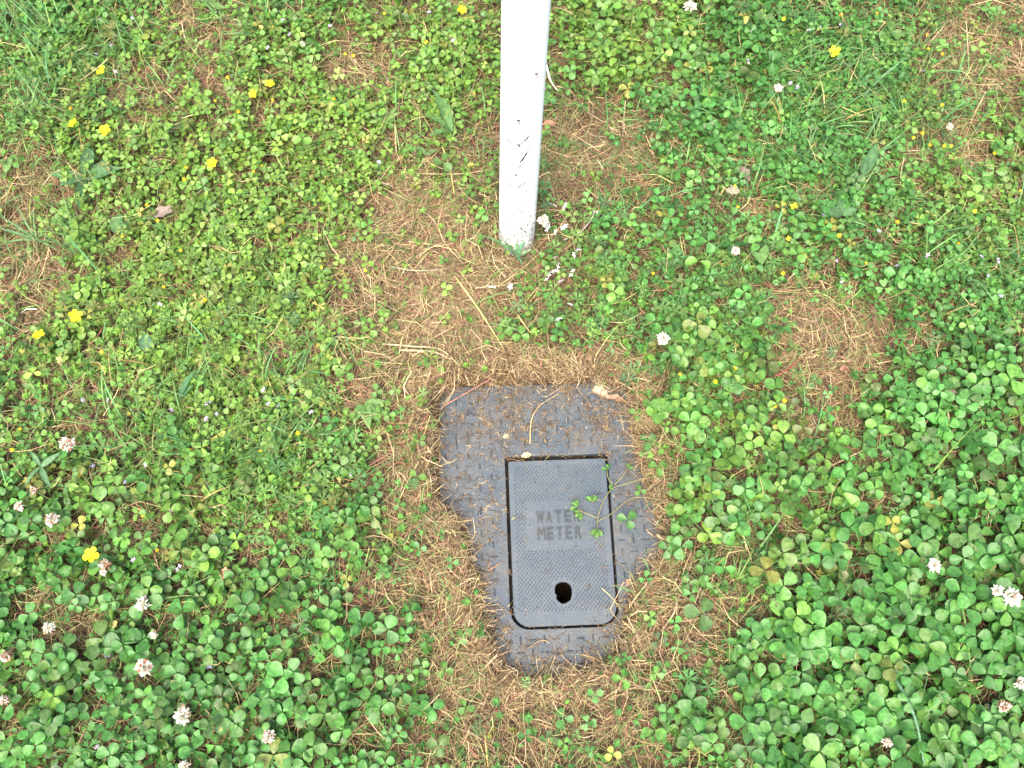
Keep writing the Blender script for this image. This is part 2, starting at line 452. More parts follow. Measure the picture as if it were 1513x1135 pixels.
# ------------------------------------------------------------------ the ground
def build_ground():
    ax = np.arange(-1.25, 1.2501, .0105); ay = np.arange(-.45, 1.6501, .0105)
    far = np.array([.1, .3, .8, 2, 5, 12, 30])
    ax = np.concatenate([ax[0] - far[::-1], ax, ax[-1] + far]); ay = np.concatenate([ay[0] - far[::-1], ay, ay[-1] + far])
    # finer near the lid
    X, Y = np.meshgrid(ax, ay); Z = gz(X, Y)
    V = np.stack([X, Y, Z], -1).reshape(-1, 3)
    nx, ny = len(ax), len(ay)
    i = (np.arange(ny - 1)[:, None] * nx + np.arange(nx - 1)[None]).ravel()
    T = np.concatenate([np.stack([i, i + 1, i + nx + 1], -1), np.stack([i, i + nx + 1, i + nx], -1)])
    px, py = to_px(V[:, 0], V[:, 1])
    pale = ell(px, py, [(650, 450, 50, 70, 1), (630, 330, 60, 60, .6), (700, 480, 40, 40, .6), (1180, 470, 40, 30, .5), (870, 230, 50, 30, .6), (1385, 240, 30, 20, 1)])
    red = ell(px, py, [(30, 290, 90, 120, 1), (200, 150, 90, 70, .7)])
    C = np.ones((len(V), 3)) * (1 + 2.6 * pale[:, None]) * np.where(pale[:, None] > 0, np.array([[1.0, 1.03, 1.12]]), 1); C[:, 0] *= 1 + .12 * red; C[:, 2] *= 1 - .15 * red
    o = bpy.data.objects.new('ground', np_mesh('ground', V, T, C, M_SOIL)); COL.objects.link(o)
    o['kind'] = 'structure'; o['label'] = 'reddish brown soil under the weeds and dry clippings'
build_ground()

# ------------------------------------------------------------------ lid of the meter box
corners = [P(744, 676, LIDZ), P(898, 669, LIDZ), P(916, 926, LIDZ), P(757, 930, LIDZ)]
lc = sum(corners, Vector()) / 4
ex = ((corners[1] - corners[0]) + (corners[2] - corners[3])).normalized()
LW = ((corners[1] - corners[0]).length + (corners[2] - corners[3]).length) / 2
LL = ((corners[3] - corners[0]).length + (corners[2] - corners[1]).length) / 2
ang = math.atan2(ex.y, ex.x)
ey = Vector((-ex.y, ex.x, 0))
def lid_local(px, py):
    d = P(px, py, LIDZ) - lc
    return d.dot(ex), d.dot(ey)

def rrect(x0, y0, x1, y1, r, seg=7):
    """rounded rect; r = radii for (bl, br, tr, tl)"""
    pts = []
    for (cx, cy, a0, rr) in ((x0, y0, 180, r[0]), (x1, y0, 270, r[1]), (x1, y1, 0, r[2]), (x0, y1, 90, r[3])):
        sx = 1 if cx == x0 else -1; sy = 1 if cy == y0 else -1
        for k in range(seg + 1):
            a = math.radians(a0 + 90 * k / seg)
            pts.append((cx + sx * rr + rr * math.cos(a), cy + sy * rr + rr * math.sin(a)))
    return pts

def plate(name, loops, z0, z1, mat, parent, bevel=.0008):
    cu = bpy.data.curves.new(name, 'CURVE'); cu.dimensions = '2D'; cu.fill_mode = 'BOTH'
    for lp in loops:
        s = cu.splines.new('POLY'); s.points.add(len(lp) - 1); s.use_cyclic_u = True
        for p, (x, y) in zip(s.points, lp): p.co = (x, y, 0, 1)
    cu.extrude = (z1 - z0) / 2 - bevel; cu.bevel_depth = bevel; cu.bevel_resolution = 1; cu.offset = -bevel
    tmp = bpy.data.objects.new('tmp', cu); COL.objects.link(tmp)
    dg = bpy.context.evaluated_depsgraph_get()
    me = bpy.data.meshes.new_from_object(tmp.evaluated_get(dg), depsgraph=dg)
    bpy.data.objects.remove(tmp); bpy.data.curves.remove(cu)
    me.name = name; me.materials.clear(); me.materials.append(mat)
    for p in me.polygons: p.material_index = 0
    me.transform(Matrix.Translation((0, 0, (z0 + z1) / 2)))
    o = bpy.data.objects.new(name, me); COL.objects.link(o); o.parent = parent
    return o

box = bpy.data.objects.new('water_meter_box', None); COL.objects.link(box)
box.location = lc; box.rotation_euler = (0, 0, ang)
box['label'] = 'dark grey plastic water meter box lid sunk in the ground among dry grass'
box['category'] = 'meter box'
OX0 = lid_local(649, 690)[0]; OX1 = lid_local(976, 790)[0]
OY1 = lid_local(800, 568)[1]; OY0 = lid_local(810, 1004)[1]
hw, hl = LW / 2, LL / 2
GX, GT, GB = .0045, .007, .0035      # gap round the reader lid
opening = rrect(-hw, -hl, hw, hl, (.028, .028, .002, .002))
plate('lid_frame', [rrect(OX0, OY0, OX1, OY1, (.03, .03, .03, .03)), opening], -.012, 0, M_LID, box, .0010)
plate('lid_ledge', [rrect(-hw - .006, -hl - .006, hw + .006, hl + .006, (.02,) * 4), rrect(-hw + .012, -hl + .014, hw - .012, hl - .02, (.012,) * 4)], -.020, -.0125, M_GAP, box, .0005)
plate('box_wall', [rrect(OX0 + .012, OY0 + .012, OX1 - .012, OY1 - .012, (.03,) * 4), rrect(OX0 + .02, OY0 + .02, OX1 - .02, OY1 - .02, (.025,) * 4)], -.14, -.0125, M_GAP, box, .0005)
rx0, rx1, ry0, ry1 = -hw + GX, hw - .0035, -hl + GB, hl - GT
HOLE = [(820, 870), (821, 865), (825, 861), (831, 859), (838, 860), (843, 864), (845, 870), (845, 879), (843, 886), (838, 890), (831, 892), (825, 888), (822, 884), (823, 879), (820, 876)]
hole = [lid_local(*p) for p in HOLE]
rplate = plate('reader_lid', [rrect(rx0, ry0, rx1, ry1, (.024, .024, .0025, .0025)), hole], -.0115, -.0012, M_READ, box, .0009)
RZ = -.0012
# smooth label panel, slightly proud
lx0, ly1 = lid_local(776, 742); lx1, ly0 = lid_local(880, 810)
plate('label_panel', [rrect(lx0, ly0, lx1, ly1, (.001,) * 4, 2)], RZ - .0006, RZ + .0007, M_READ, rplate, .0002)
for (a, b) in ((780, 774), (867, 773)):
    x, y = lid_local(a, b)
    ring = [(x + .0045 * math.cos(t * math.pi / 8), y + .0045 * math.sin(t * math.pi / 8)) for t in range(16)]
    ring2 = [(x + .0028 * math.cos(t * math.pi / 8), y + .0028 * math.sin(t * math.pi / 8)) for t in range(16)]
    o = plate('rivet', [ring, ring2], RZ, RZ + .0014, M_READ, rplate, .0004)
# raised lettering, each letter a piece
def letters(word, x0, x1, y0, y1):
    n = len(word); adv = (x1 - x0) / n
    for i, ch in enumerate(word):
        cu = bpy.data.curves.new('letter', 'FONT'); cu.body = ch; cu.size = 1; cu.extrude = .01; cu.offset = 0
        tmp = bpy.data.objects.new('tmp', cu); COL.objects.link(tmp)
        bpy.context.view_layer.update()
        dg = bpy.context.evaluated_depsgraph_get()
        me = bpy.data.meshes.new_from_object(tmp.evaluated_get(dg), depsgraph=dg)
        bpy.data.objects.remove(tmp); bpy.data.curves.remove(cu)
        co = np.array([v.co[:] for v in me.vertices]); mn, mxx = co.min(0), co.max(0)
        wd = adv * (.80 if ch in 'WM' else .66)
        for v in me.vertices:
            v.co = ((v.co.x - mn[0]) / (mxx[0] - mn[0]) * wd, (v.co.y - mn[1]) / (mxx[1] - mn[1]) * (y1 - y0), RZ + .0004 + (v.co.z - mn[2]) / (mxx[2] - mn[2]) * .0030)
        me.name = 'letter'; me.materials.clear(); me.materials.append(M_LETTER)
        for v in me.vertices: v.co.x += x0 + i * adv; v.co.y += y0
        o = bpy.data.objects.new('letter', me); COL.objects.link(o); o.parent = rplate
        o['label'] = 'raised letter ' + ch
a0, b1 = lid_local(792, 756); a1, b0 = lid_local(862, 771); letters('WATER', a0, a1, b0, b1)
a0, b1 = lid_local(794, 780); a1, b0 = lid_local(864, 796); letters('METER', a0, a1, b0, b1)

def lozenge(V, T, x, y, z, L, W_, h, a):
    c, s = math.cos(a), math.sin(a); n = len(V)
    for (u, v, w_) in ((-L, 0, 0), (-L * .55, -W_, 0), (L * .55, -W_, 0), (L, 0, 0), (L * .55, W_, 0), (-L * .55, W_, 0), (-L * .6, 0, h), (L * .6, 0, h)):
        V.append((x + u * c - v * s, y + u * s + v * c, z + w_))
    for t in ((0, 1, 6), (1, 2, 7), (1, 7, 6), (2, 3, 7), (3, 4, 7), (4, 5, 6), (4, 6, 7), (5, 0, 6)): T.append(tuple(q + n for q in t))
V, T = [], []
pitch = .0172; k = 0
ny_ = int((OY1 - OY0) / pitch); nx_ = int((OX1 - OX0) / pitch)
for j in range(ny_):
    for i in range(nx_):
        x = OX0 + .010 + i * pitch; y = OY1 - .010 - j * pitch
        if x > OX1 - .008 or y < OY0 + .008: continue
        if abs(x) < hw + .010 and abs(y) < hl + .010: continue
        lozenge(V, T, x, y, -.0003, .0072, .0018, .0018, 0 if (i + j) % 2 else math.pi / 2)
def raw(name, V, T, mat, parent, kind=None, smooth=False):
    me = np_mesh(name, np.array(V), np.array(T), np.ones((len(V), 3)), mat, smooth)
    o = bpy.data.objects.new(name, me); COL.objects.link(o); o.parent = parent
    if kind: o['kind'] = kind
    return o
raw('tread_bars', V, T, M_LID, box, 'stuff')
V, T = [], []
hx = sum(p[0] for p in hole) / len(hole); hy = sum(p[1] for p in hole) / len(hole)
py_ = .0055
j = 0; y = ry1 - .010
while y > ry0 + .022:
    x = rx0 + .009 + (py_ / 2 if j % 2 else 0)
    while x < rx1 - .009:
        if not (lx0 - .001 < x < lx1 + .001 and ly0 - .002 < y < ly1 + .002) and math.hypot((x - hx) / 1, (y - hy) / 1.15) > .0175:
            lozenge(V, T, x, y, RZ - .0002, .0020, .0011, .0010, math.radians(70))
        x += py_
    y -= py_ * .62; j += 1
raw('grip_nubs', V, T, M_READ, rplate, 'stuff')

# ------------------------------------------------------------------ the white pipe
def cam_depth(p): return p.y * SA - (p.z - H) * CA
pb = P(763, 357, 0); zb = cam_depth(pb); RP = 26 * zb / F
zt = zb * 52 / 73.5
u, v = (777.5 - 756.5) / F, -567.5 / F
pt = Vector((u * zt, (SA - v * CA) * zt, H - zt * (CA + v * SA)))
axis = (pt - pb).normalized()
base = pb - axis * .03
pr = bpy.data.objects.new('white_pipe', None); COL.objects.link(pr)
pr.location = base; pr.rotation_euler = axis.to_track_quat('Z', 'X').to_euler()
pr['label'] = 'white plastic pipe standing upright from the ground behind the meter lid, scuffed near its foot'
pr['category'] = 'pipe'
bm = bmesh.new(); LP = (pt - pb).length + .27; seg = 64
prof = [(RP, 0), (RP, LP - .001), (RP - .001, LP), (RP - .0035, LP), (RP - .0045, LP - .001), (RP - .0045, 0)]
rings = [[bm.verts.new((r_ * math.cos(2 * math.pi * k / seg), r_ * math.sin(2 * math.pi * k / seg), z_)) for k in range(seg)] for r_, z_ in prof]
for a, b in zip(rings, rings[1:]):
    for k in range(seg): bm.faces.new((a[k], a[(k + 1) % seg], b[(k + 1) % seg], b[k])).smooth = True
me = bpy.data.meshes.new('pipe_tube'); bm.to_mesh(me); bm.free(); me.materials.append(M_PIPE)
me.set_sharp_from_angle(angle=math.radians(40)) if hasattr(me, 'set_sharp_from_angle') else None
o = bpy.data.objects.new('pipe_tube', me); COL.objects.link(o); o.parent = pr
prw = Matrix.LocRotScale(pr.location, pr.rotation_euler, None).inverted()
# scuffs: thin worn streaks laid on the pipe wall; located in (angle, height)
def scuff(th0, z0, th1, z1, wd, mat, bend=0.0):
    V, T = [], []; n = 13; off = .0004
    du, dz = (th1 - th0) * RP, z1 - z0; l = math.hypot(du, dz) + 1e-9
    nu, nz = -dz / l, du / l
    for i in range(n):
        t = i / (n - 1); th = th0 + (th1 - th0) * t; z = z0 + (z1 - z0) * t + bend * math.sin(math.pi * t)
        ww = wd * (.15 + .85 * math.sin(math.pi * min(1, t * .95 + .03))) * rnd.uniform(.35, 1.15)
        for s in (-1, 1):
            a = th + s * nu * ww / 2 / RP
            V.append(((RP + off) * math.cos(a), (RP + off) * math.sin(a), z + s * nz * ww / 2))
    for i in range(n - 1): a = 2 * i; T += [(a, a + 2, a + 3), (a, a + 3, a + 1)]
    return raw('scuff_mark', V, T, mat, pr)
cd = prw.to_3x3() @ (Vector((0, 0, H)) - pb); th_c = math.atan2(cd.y, cd.x)      # towards the camera
# pixel -> (theta,z) on the pipe
def pipe_at(px, py):
    t = (py - 357) / (0 - 357)
    # height from perspective along the axis
    za = 1 / zb; zb2 = 1 / zt
    depth = 1 / (za + (zb2 - za) * t)
    s = (zb - depth) / (zb - zt) * (pt - pb).length
    cx = 763 + (777.5 - 763) * t; hwid = 26 + (36.7 - 26) * t
    q = max(-.98, min(.98, (px - cx) / hwid))
    return th_c + math.asin(q), s + .03 + RP * .35
def sc_px(x0, y0, x1, y1, wd, mat=M_SCUFF, bend=0):
    wd = wd * 1.5 + .0009
    a, z0 = pipe_at(x0, y0); b, z1 = pipe_at(x1, y1); scuff(a, z0, b, z1, wd, mat, bend)
for a in [(745, 165, 750, 176, .0006), (764, 160, 770, 162, .0035), (766, 156, 771, 158, .0012), (764, 164, 771, 166, .0014),
          (743, 187, 765, 197, .0012, M_SCUFF, -.004), (766, 197, 786, 178, .0012, M_SCUFF, -.004), (765, 194, 769, 200, .003), (764, 205, 766, 207, .002),
          (744, 195, 763, 201, .0006), (768, 223, 786, 198, .0012), (766, 228, 782, 206, .0009), (765, 233, 773, 224, .0014), (762, 240, 764, 243, .003),
          (764, 263, 776, 248, .0009), (770, 260, 782, 246, .0006), (746, 247, 760, 265, .0009, M_SCUFFB), (748, 255, 756, 268, .0006, M_SCUFFB),
          (790, 93, 793, 97, .0010, M_SCUFFB), (790, 103, 795, 99, .0012, M_SCUFFB), (793, 98, 793.8, 93, .002, M_SCUFFB), (742, 285, 752, 296, .0008, M_SCUFFB),
          (765, 290, 775, 300, .0007), (775, 270, 786, 258, .0006), (745, 310, 755, 305, .0006, M_SCUFFB), (750, 335, 756, 341, .0009), (768, 318, 779, 330, .0006),
          (757, 300, 770, 290, .0006), (772, 285, 784, 280, .0006, M_SCUFFB), (744, 268, 747, 275, .0010, M_SCUFFB)]:
    sc_px(*a)

# ------------------------------------------------------------------ scatter helpers
def pts_uniform(n, m=.12):
    x = rg.uniform(-1.02 - m, 1.02 + m, n); y = rg.uniform(-.12 - m, 1.27 + m, n)
    px, py = to_px(x, y)
    k = (px > -190) & (px < 1703) & (py > -170) & (py < 1300)
    return x[k], y[k], px[k], py[k]

def off_pipe(x, y, r=1.0): return np.hypot(x - pb.x, y - pb.y) > RP * r

def zone(px, py, lst, base=0.0): return np.maximum(ell(px, py, lst), base)

DENSE = [(1060, 700, 90, 170, .95), (1010, 620, 50, 60, .8), (1380, 1000, 330, 320, 1), (1400, 680, 260, 200, .9), (200, 980, 420, 260, .9), (1000, 90, 150, 120, .8), (1130, 320, 160, 110, .6), (1130, 700, 130, 90, .7),
         (1050, 560, 110, 120, .7), (1200, 1000, 200, 200, .85), (580, 1080, 100, 90, .6), (500, 780, 90, 80, .6), (930, 370, 80, 50, .5), (60, 770, 120, 80, .7), (880, 80, 60, 90, .7)]
SMALLZ = [(380, 260, 240, 210, 1), (620, 110, 130, 110, .9), (180, 220, 120, 90, .8), (240, 400, 180, 90, .9), (1380, 330, 200, 130, .8), (850, 50, 90, 60, .8),
          (1200, 160, 200, 150, .6), (420, 640, 180, 100, .6), (60, 470, 90, 60, .8), (1440, 350, 120, 120, .9), (860, 420, 120, 60, .6), (60, 60, 90, 90, .8), (80, 690, 100, 100, .6)]
WHORLZ = [(270, 560, 220, 140, 1), (330, 680, 150, 120, .9), (1150, 150, 180, 140, .9), (150, 60, 180, 70, .8), (1400, 430, 160, 70, .8), (1060, 500, 100, 90, .6), (450, 50, 90, 80, .6), (620, 740, 70, 60, .4)]
PALMZ = [(330, 480, 200, 130, 1), (430, 700, 120, 160, .8), (1050, 470, 130, 140, .8), (880, 420, 90, 80, .7), (1110, 600, 90, 90, .6), (350, 850, 110, 100, .5), (240, 540, 80, 70, .8)]
GRASSZ = [(90, 130, 160, 120, .9), (1230, 190, 170, 130, 1), (1440, 380, 110, 80, .8), (60, 350, 110, 80, .6), (330, 600, 200, 150, .6), (1120, 840, 90, 60, .6), (950, 200, 60, 120, .5), (340, 30, 90, 50, .7), (760, 240, 200, 50, .25)]

# yellow-green in the upper left, bluer green lower right
def green_at(px, py, n, kind='big'):
    big = np.array((.060, .186, .036)); yel = np.array((.142, .245, .034))
    t = np.clip(ell(px, py, [(350, 350, 420, 330, 1), (650, 100, 200, 150, .9), (900, 60, 130, 100, .8), (1100, 650, 150, 250, .45), (1450, 200, 150, 200, .6), (850, 450, 120, 100, .5), (300, 650, 350, 200, .6)]) * .78 + rg.normal(0, .25, n), 0, 1)
    if kind == 'small': t = np.clip(t + .05, 0, 1)
    c = big[None] * (1 - t[:, None]) + yel[None] * t[:, None]
    c *= np.exp(rg.normal(0, .20, (n, 1)))
    dull = (rg.random(n) < .10)[:, None]
    c = np.where(dull, c * np.array((1.1, .72, .9)), c)
    sick = (rg.random(n) < .010)[:, None]
    return np.where(sick, np.array((.24, .25, .05)) * np.exp(rg.normal(0, .2, (n, 1))), c)

# ------------------------------------------------------------------ dry thatch (nobody could count it)
B = Batch()
def straw(n, dens, lmin, lmax, wmin, wmax, zmax, pal, base_z=None, inside=False, curl=.25, up=.25, spill=0):
    x, y, px, py = pts_uniform(n)
    if inside: px, py = to_px(x, y, LIDZ)
    p = dens(px, py); s = lid_sd(x, y)
    k = (rg.random(len(x)) < p) & off_pipe(x, y)
    k &= (s < -2) if inside else (s > -3 - spill * rg.random(len(x)) ** 2)
    if inside: k &= poly_sd(px, py, [(744, 676), (898, 669), (916, 926), (757, 930)]) * 0 + np.hypot(px - 832, (py - 875) * .85) > 19
    x, y, s, px, py = x[k], y[k], s[k], px[k], py[k]; n = len(x)
    L = rg.uniform(0, 1, n) ** 1.8 * (lmax - lmin) + lmin
    a = rg.uniform(0, 2 * math.pi, n)
    if not inside: a = np.where(rg.random(n) < .45, vnoise(x, y, .06, 31) * 7 + rg.normal(0, .35, n), a)
    zb_ = np.full(n, LIDZ + .0012) if inside else np.maximum(gz(x, y), LIDZ + .001)
    z0 = zb_ + rg.random(n) ** 1.5 * zmax
    d = np.stack([np.cos(a), np.sin(a), np.zeros(n)], -1); q = np.stack([-np.sin(a), np.cos(a), np.zeros(n)], -1)
    c = np.stack([x, y, z0], -1)
    b = rg.normal(0, curl, n) * L
    tl = (rg.normal(0, up, n) * L) if not inside else rg.uniform(0, .05, n) * L
    p0 = c - d * L[:, None] / 2; p2 = c + d * L[:, None] / 2; p1 = c + q * b[:, None] * .5
    p0[:, 2] -= tl / 2; p2[:, 2] += tl / 2
    for pp in (p0, p2, p1):
        fl = np.maximum(gz(pp[:, 0], pp[:, 1]), LIDZ + .0008)
        pp[:, 2] = np.maximum(pp[:, 2], fl + .0006)
    pts = np.stack([p0, p1, p2], 1)
    wd = rg.uniform(wmin, wmax, n); W_ = np.stack([wd * .8, wd, wd * .35], 1)
    ro = rg.normal(0, .5, n)
    side = q * np.cos(ro)[:, None] + np.array((0, 0, 1.0)) * np.sin(ro)[:, None]
    pal = np.array(pal); col = pal[rg.integers(0, len(pal), n)] * np.exp(rg.normal(-.10, .34, (n, 1)))
    ribbon(B, pts, W_, side, np.clip(col, 0, .8))
STRAW = [(.38, .285, .15), (.33, .235, .12), (.26, .185, .095), (.17, .12, .07), (.11, .07, .038), (.40, .31, .18), (.20, .15, .06), (.17, .095, .055), (.10, .075, .04)]
DARK = [(.13, .08, .045), (.09, .055, .03), (.17, .11, .06), (.20, .14, .07), (.10, .08, .03)]
straw(70000, lambda a, b: np.full(len(a), .75), .006, .035, .0006, .0016, .006, DARK)
straw(330000, lambda a, b: np.clip(.08 + brown(a, b) * .92 - .5 * 1.2 * ell(a, b, [(645, 445, 38, 50, 1), (1385, 240, 25, 20, 1)]), 0, 1), .005, .040, .0003, .0012, .010, STRAW)
straw(26000, lambda a, b: np.clip(.08 + ell(a, b, BROWN) * .8, 0, 1), .02, .085, .0006, .0017, .016, STRAW[:3] + STRAW[5:6])
# straws caught on top of the leaves
straw(24000, lambda a, b: np.full(len(a), .75), .02, .07, .0005, .0012, .036, STRAW[:3] + [(.30, .30, .12)], up=.3)
# longer mown straw heaped round the lid's rim
rimd = lambda a, b: np.clip(1 - np.abs(poly_sd(a, b, LIDPOLY) - 16) / 34, 0, 1)
straw(190000, rimd, .012, .055, .0005, .0014, .014, STRAW, up=.35)
straw(270000, rimd, .010, .050, .0004, .0013, .014, STRAW, up=.2, spill=60)
straw(260000, lambda a, b: np.clip(brown(a, b) * .8, 0, 1), .003, .014, .0003, .0010, .004, DARK + STRAW[2:6], up=.1)
straw(40000, lambda a, b: np.clip(ell(a, b, [(763, 384, 60, 40, 1)]), 0, 1), .012, .05, .0005, .0014, .03, STRAW, up=.6)
# scattered bits lying on the lid
LIDB = [(800, 610, 150, 45, .85), (680, 700, 30, 60, .35), (700, 780, 40, 100, .4), (930, 620, 40, 60, .5), (820, 968, 80, 22, .55), (940, 700, 25, 60, .4), (735, 940, 30, 50, .6), (900, 905, 25, 40, .4), (760, 672, 60, 10, .6), (895, 670, 15, 12, 1)]
straw(480000, lambda a, b: np.clip(ell(a, b, LIDB) * np.clip(2.6 * vnoise(a, b, 13, 61) - .5, .12, 1.5) * .85 + .05, 0, 1) * np.where(poly_sd(a, b, [(748, 682), (896, 674), (912, 922), (760, 926)]) < 0, .25, 1), .002, .016, .0003, .0012, .002, STRAW[1:5] + STRAW[6:] + DARK[:3], inside=True, curl=.35)
B.build('dry_thatch', M_STRAW, kind='stuff')['label'] = 'loose tan and brown dry grass clippings'

# crumbs of soil, seed husks and chaff
B = Batch()
x, y, px, py = pts_uniform(120000)
s = lid_sd(x, y); k = (s > 0) & (rg.random(len(x)) < .25 + .6 * brown(px, py)) | (s < 0) & (rg.random(len(x)) < .10 + ell(px, py, LIDB) * .9)
k &= off_pipe(x, y) & (np.hypot(px - 832, (py - 870) * .85) > 26)
x, y = x[k], y[k]; n = len(x)
tet = (np.array([(-.6, -.4, 0), (.7, -.3, 0), (.1, .6, 0), (0, 0, .5)]), np.array([(0, 1, 3), (1, 2, 3), (2, 0, 3), (0, 2, 1)]), np.ones((4, 3)))
zz = np.maximum(gz(x, y), LIDZ + .0002)
zz = np.where(lid_sd(x, y) < -3, LIDZ + .0003, zz + rg.random(n) * .003)
pal = np.array([(.16, .09, .05), (.24, .16, .10), (.36, .26, .15), (.10, .06, .035), (.3, .17, .09)])
B.inst(tet, np.stack([x, y, zz], -1), rotaxis(rg.uniform(0, 6.28, n), rg.normal(0, .3, n)) @ rotz(rg.uniform(0, 6.28, n)), rg.uniform(.0006, .0022, n), pal[rg.integers(0, 5, n)] * np.exp(rg.normal(0, .25, (n, 1))))
B.build('crumbs', M_DEAD, kind='stuff', smooth=False)['label'] = 'brown crumbs of soil and chaff'

# ------------------------------------------------------------------ low green ground cover
def place(n0, dens, zlo, zhi, smin, smax, tmpls, batch, colf, tilt=.3, stem=None, keep_s=4, stem_col=(.10, .17, .05), avoid=True):
    x, y, px, py = pts_uniform(n0)
    k = (rg.random(len(x)) < dens(px, py)) & off_pipe(x, y, 1.15)
    k &= lid_sd(x, y) > keep_s
    x, y, px, py = x[k], y[k], px[k], py[k]; n = len(x)
    g = gz(x, y); z = g + rg.uniform(zlo, zhi, n)
    R = rotaxis(rg.uniform(0, 6.28, n), np.abs(rg.normal(0, tilt, n))) @ rotz(rg.uniform(0, 6.28, n))
    sc = rg.uniform(smin, smax, n); col = colf(px, py, n)
    pos = np.stack([x, y, z], -1); ti = rg.integers(0, len(tmpls), n)
    if batch is not None:
        for i, t in enumerate(tmpls):
            m = ti == i; batch.inst(t, pos[m], R[m], sc[m], col[m])
        if stem:
            p0 = pos.copy(); p0[:, :2] += rg.normal(0, .007, (n, 2)); p0[:, 2] = gz(p0[:, 0], p0[:, 1]) - .001
            stems(batch, p0, pos, np.full(n, stem), np.clip(col * np.array((1.5, 1.05, 1.3)), 0, 1))
    return pos, R, sc, col, ti, px, py

nb = lambda a, b: 1 - brown(a, b)
B = Batch()
place(34000, lambda a, b: np.clip(nb(a, b) * .9 + .03, 0, 1), .001, .018, .0045, .010, OVATE, B, lambda a, b, n: green_at(a, b, n) * .85, .6)
place(52000, lambda a, b: np.clip((zone(a, b, WHORLZ, .16)) * (nb(a, b) + .08), 0, 1), .006, .026, .005, .0105, WHORLS, B, lambda a, b, n: green_at(a, b, n, 'small') * np.array((1.0, 1.0, 1.05)), .45, stem=.0004)
place(13000, lambda a, b: np.clip((zone(a, b, PALMZ, .08)) * (nb(a, b) + .12), 0, 1), .012, .040, .010, .020, PALMS, B, lambda a, b, n: green_at(a, b, n) * np.array((1.05, .95, 1.3)), .4, stem=.0005)
B.build('low_weeds', M_WEED, kind='stuff')['label'] = 'mat of small narrow and cut green leaves'

# brown-red and green runners through the turf
B = Batch()
x, y, px, py = pts_uniform(17000); k = off_pipe(x, y, 1.4) & (lid_sd(x, y) > 10); x, y = x[k], y[k]; n = len(x)
a = rg.uniform(0, 6.28, n); L = rg.uniform(.02, .075, n)
K = 5; pts = []
for i in range(K):
    t = i / (K - 1) - .5
    aa = a + t * rg.normal(0, .05, n)
    bb = (t * t - .1) * 1.0
    X = x + np.cos(a) * L * t - np.sin(a) * L * bb * .6; Y = y + np.sin(a) * L * t + np.cos(a) * L * bb * .6
    pts.append(np.stack([X, Y, np.maximum(gz(X, Y), LIDZ) + .005 + .012 * (1 - 4 * t * t) * rg.random(n) + .003], -1))
pts = np.stack(pts, 1)
side = np.stack([-np.sin(a), np.cos(a), np.zeros(n)], -1)
pal = np.array([(.16, .20, .06), (.12, .18, .05), (.26, .10, .07), (.30, .24, .10), (.20, .22, .08)])
wd = np.repeat(rg.uniform(.0005, .0012, (n, 1)), K, 1)
ribbon(B, pts, wd, side, pal[rg.integers(0, 5, n)] * np.exp(rg.normal(0, .2, (n, 1))))
B.build('runner_stems', M_WEED, kind='stuff')['label'] = 'thin green and reddish runners'

# grass blades
def blades(batch, x, y, L, az, lean, wd, col, K=6, zoff=-.002):
    n = len(x); g = gz(x, y) + zoff; pts = []
    curv = rg.uniform(.4, 1.5, n)
    px_, py_, pz_ = x.copy(), y.copy(), g.copy(); th = lean.copy()
    for i in range(K):
        pts.append(np.stack([px_, py_, pz_], -1))
        st = L / (K - 1)
        px_ = px_ + np.cos(az) * np.sin(th) * st; py_ = py_ + np.sin(az) * np.sin(th) * st; pz_ = pz_ + np.cos(th) * st
        th = th + curv / (K - 1)
        pz_ = np.maximum(pz_, np.maximum(gz(px_, py_), LIDZ) + .003)
    pts = np.stack(pts, 1)
    prof = np.array([.7, .95, 1.0, .85, .55, .06] if K == 6 else np.linspace(1, .1, K))
    side = np.stack([-np.sin(az), np.cos(az), np.zeros(n)], -1)
    tw = rg.normal(0, .35, n); side = side * np.cos(tw)[:, None] + np.array((0, 0, 1.)) * np.sin(tw)[:, None]
    ribbon(batch, pts, wd[:, None] * prof[None], side, col)
def grass_cols(n): return hsvjit((.095, .20, .055), n, .22, .12)
B = Batch()
x, y, px, py = pts_uniform(85000)
k = (rg.random(len(x)) < np.clip(zone(px, py, GRASSZ, .12) * (nb(px, py) + .25) * .8, 0, 1)) & off_pipe(x, y, 1.1) & (lid_sd(x, y) > 6)
x, y = x[k], y[k]; n = len(x)
cl = grass_cols(n); dry = rg.random(n) < .16; cl[dry] = hsvjit((.30, .25, .10), dry.sum())
blades(B, x, y, rg.uniform(.015, .055, n) * np.where(rg.random(n) < .25, 1.8, 1), rg.uniform(0, 6.28, n), rg.uniform(.3, 1.3, n), rg.uniform(.0009, .0024, n), cl)
x, y, px, py = pts_uniform(30000)
k = (rg.random(len(x)) < np.clip((zone(px, py, GRASSZ, .05) ** 1.3) * (nb(px, py) + .15) * (vnoise(px, py, 45, 77) > .48), 0, 1) * .62) & off_pipe(x, y, 1.1) & (lid_sd(x, y) > 10)
x, y = x[k], y[k]; n = len(x)
az = vnoise(x, y, .10, 78) * 9 + rg.normal(0, .6, n)
blades(B, x, y, rg.uniform(.045, .10, n), az, rg.uniform(.15, .8, n), rg.uniform(.0014, .0030, n), hsvjit((.115, .235, .075), n, .2, .12), zoff=.004)
B.build('grass', M_WEED, kind='stuff')['label'] = 'short green grass between the clover'

# ------------------------------------------------------------------ clover
B = Batch()
place(28000, lambda a, b: np.clip((zone(a, b, SMALLZ, .17)) * (nb(a, b) + .05) * .95, 0, 1), .012, .038, .0060, .0120, SMALLS, B, lambda a, b, n: green_at(a, b, n, 'small'), .45, stem=.0005)
B.build('small_clover', M_LEAF, kind='stuff')['label'] = 'yellow green small-leaved clover and sorrel'

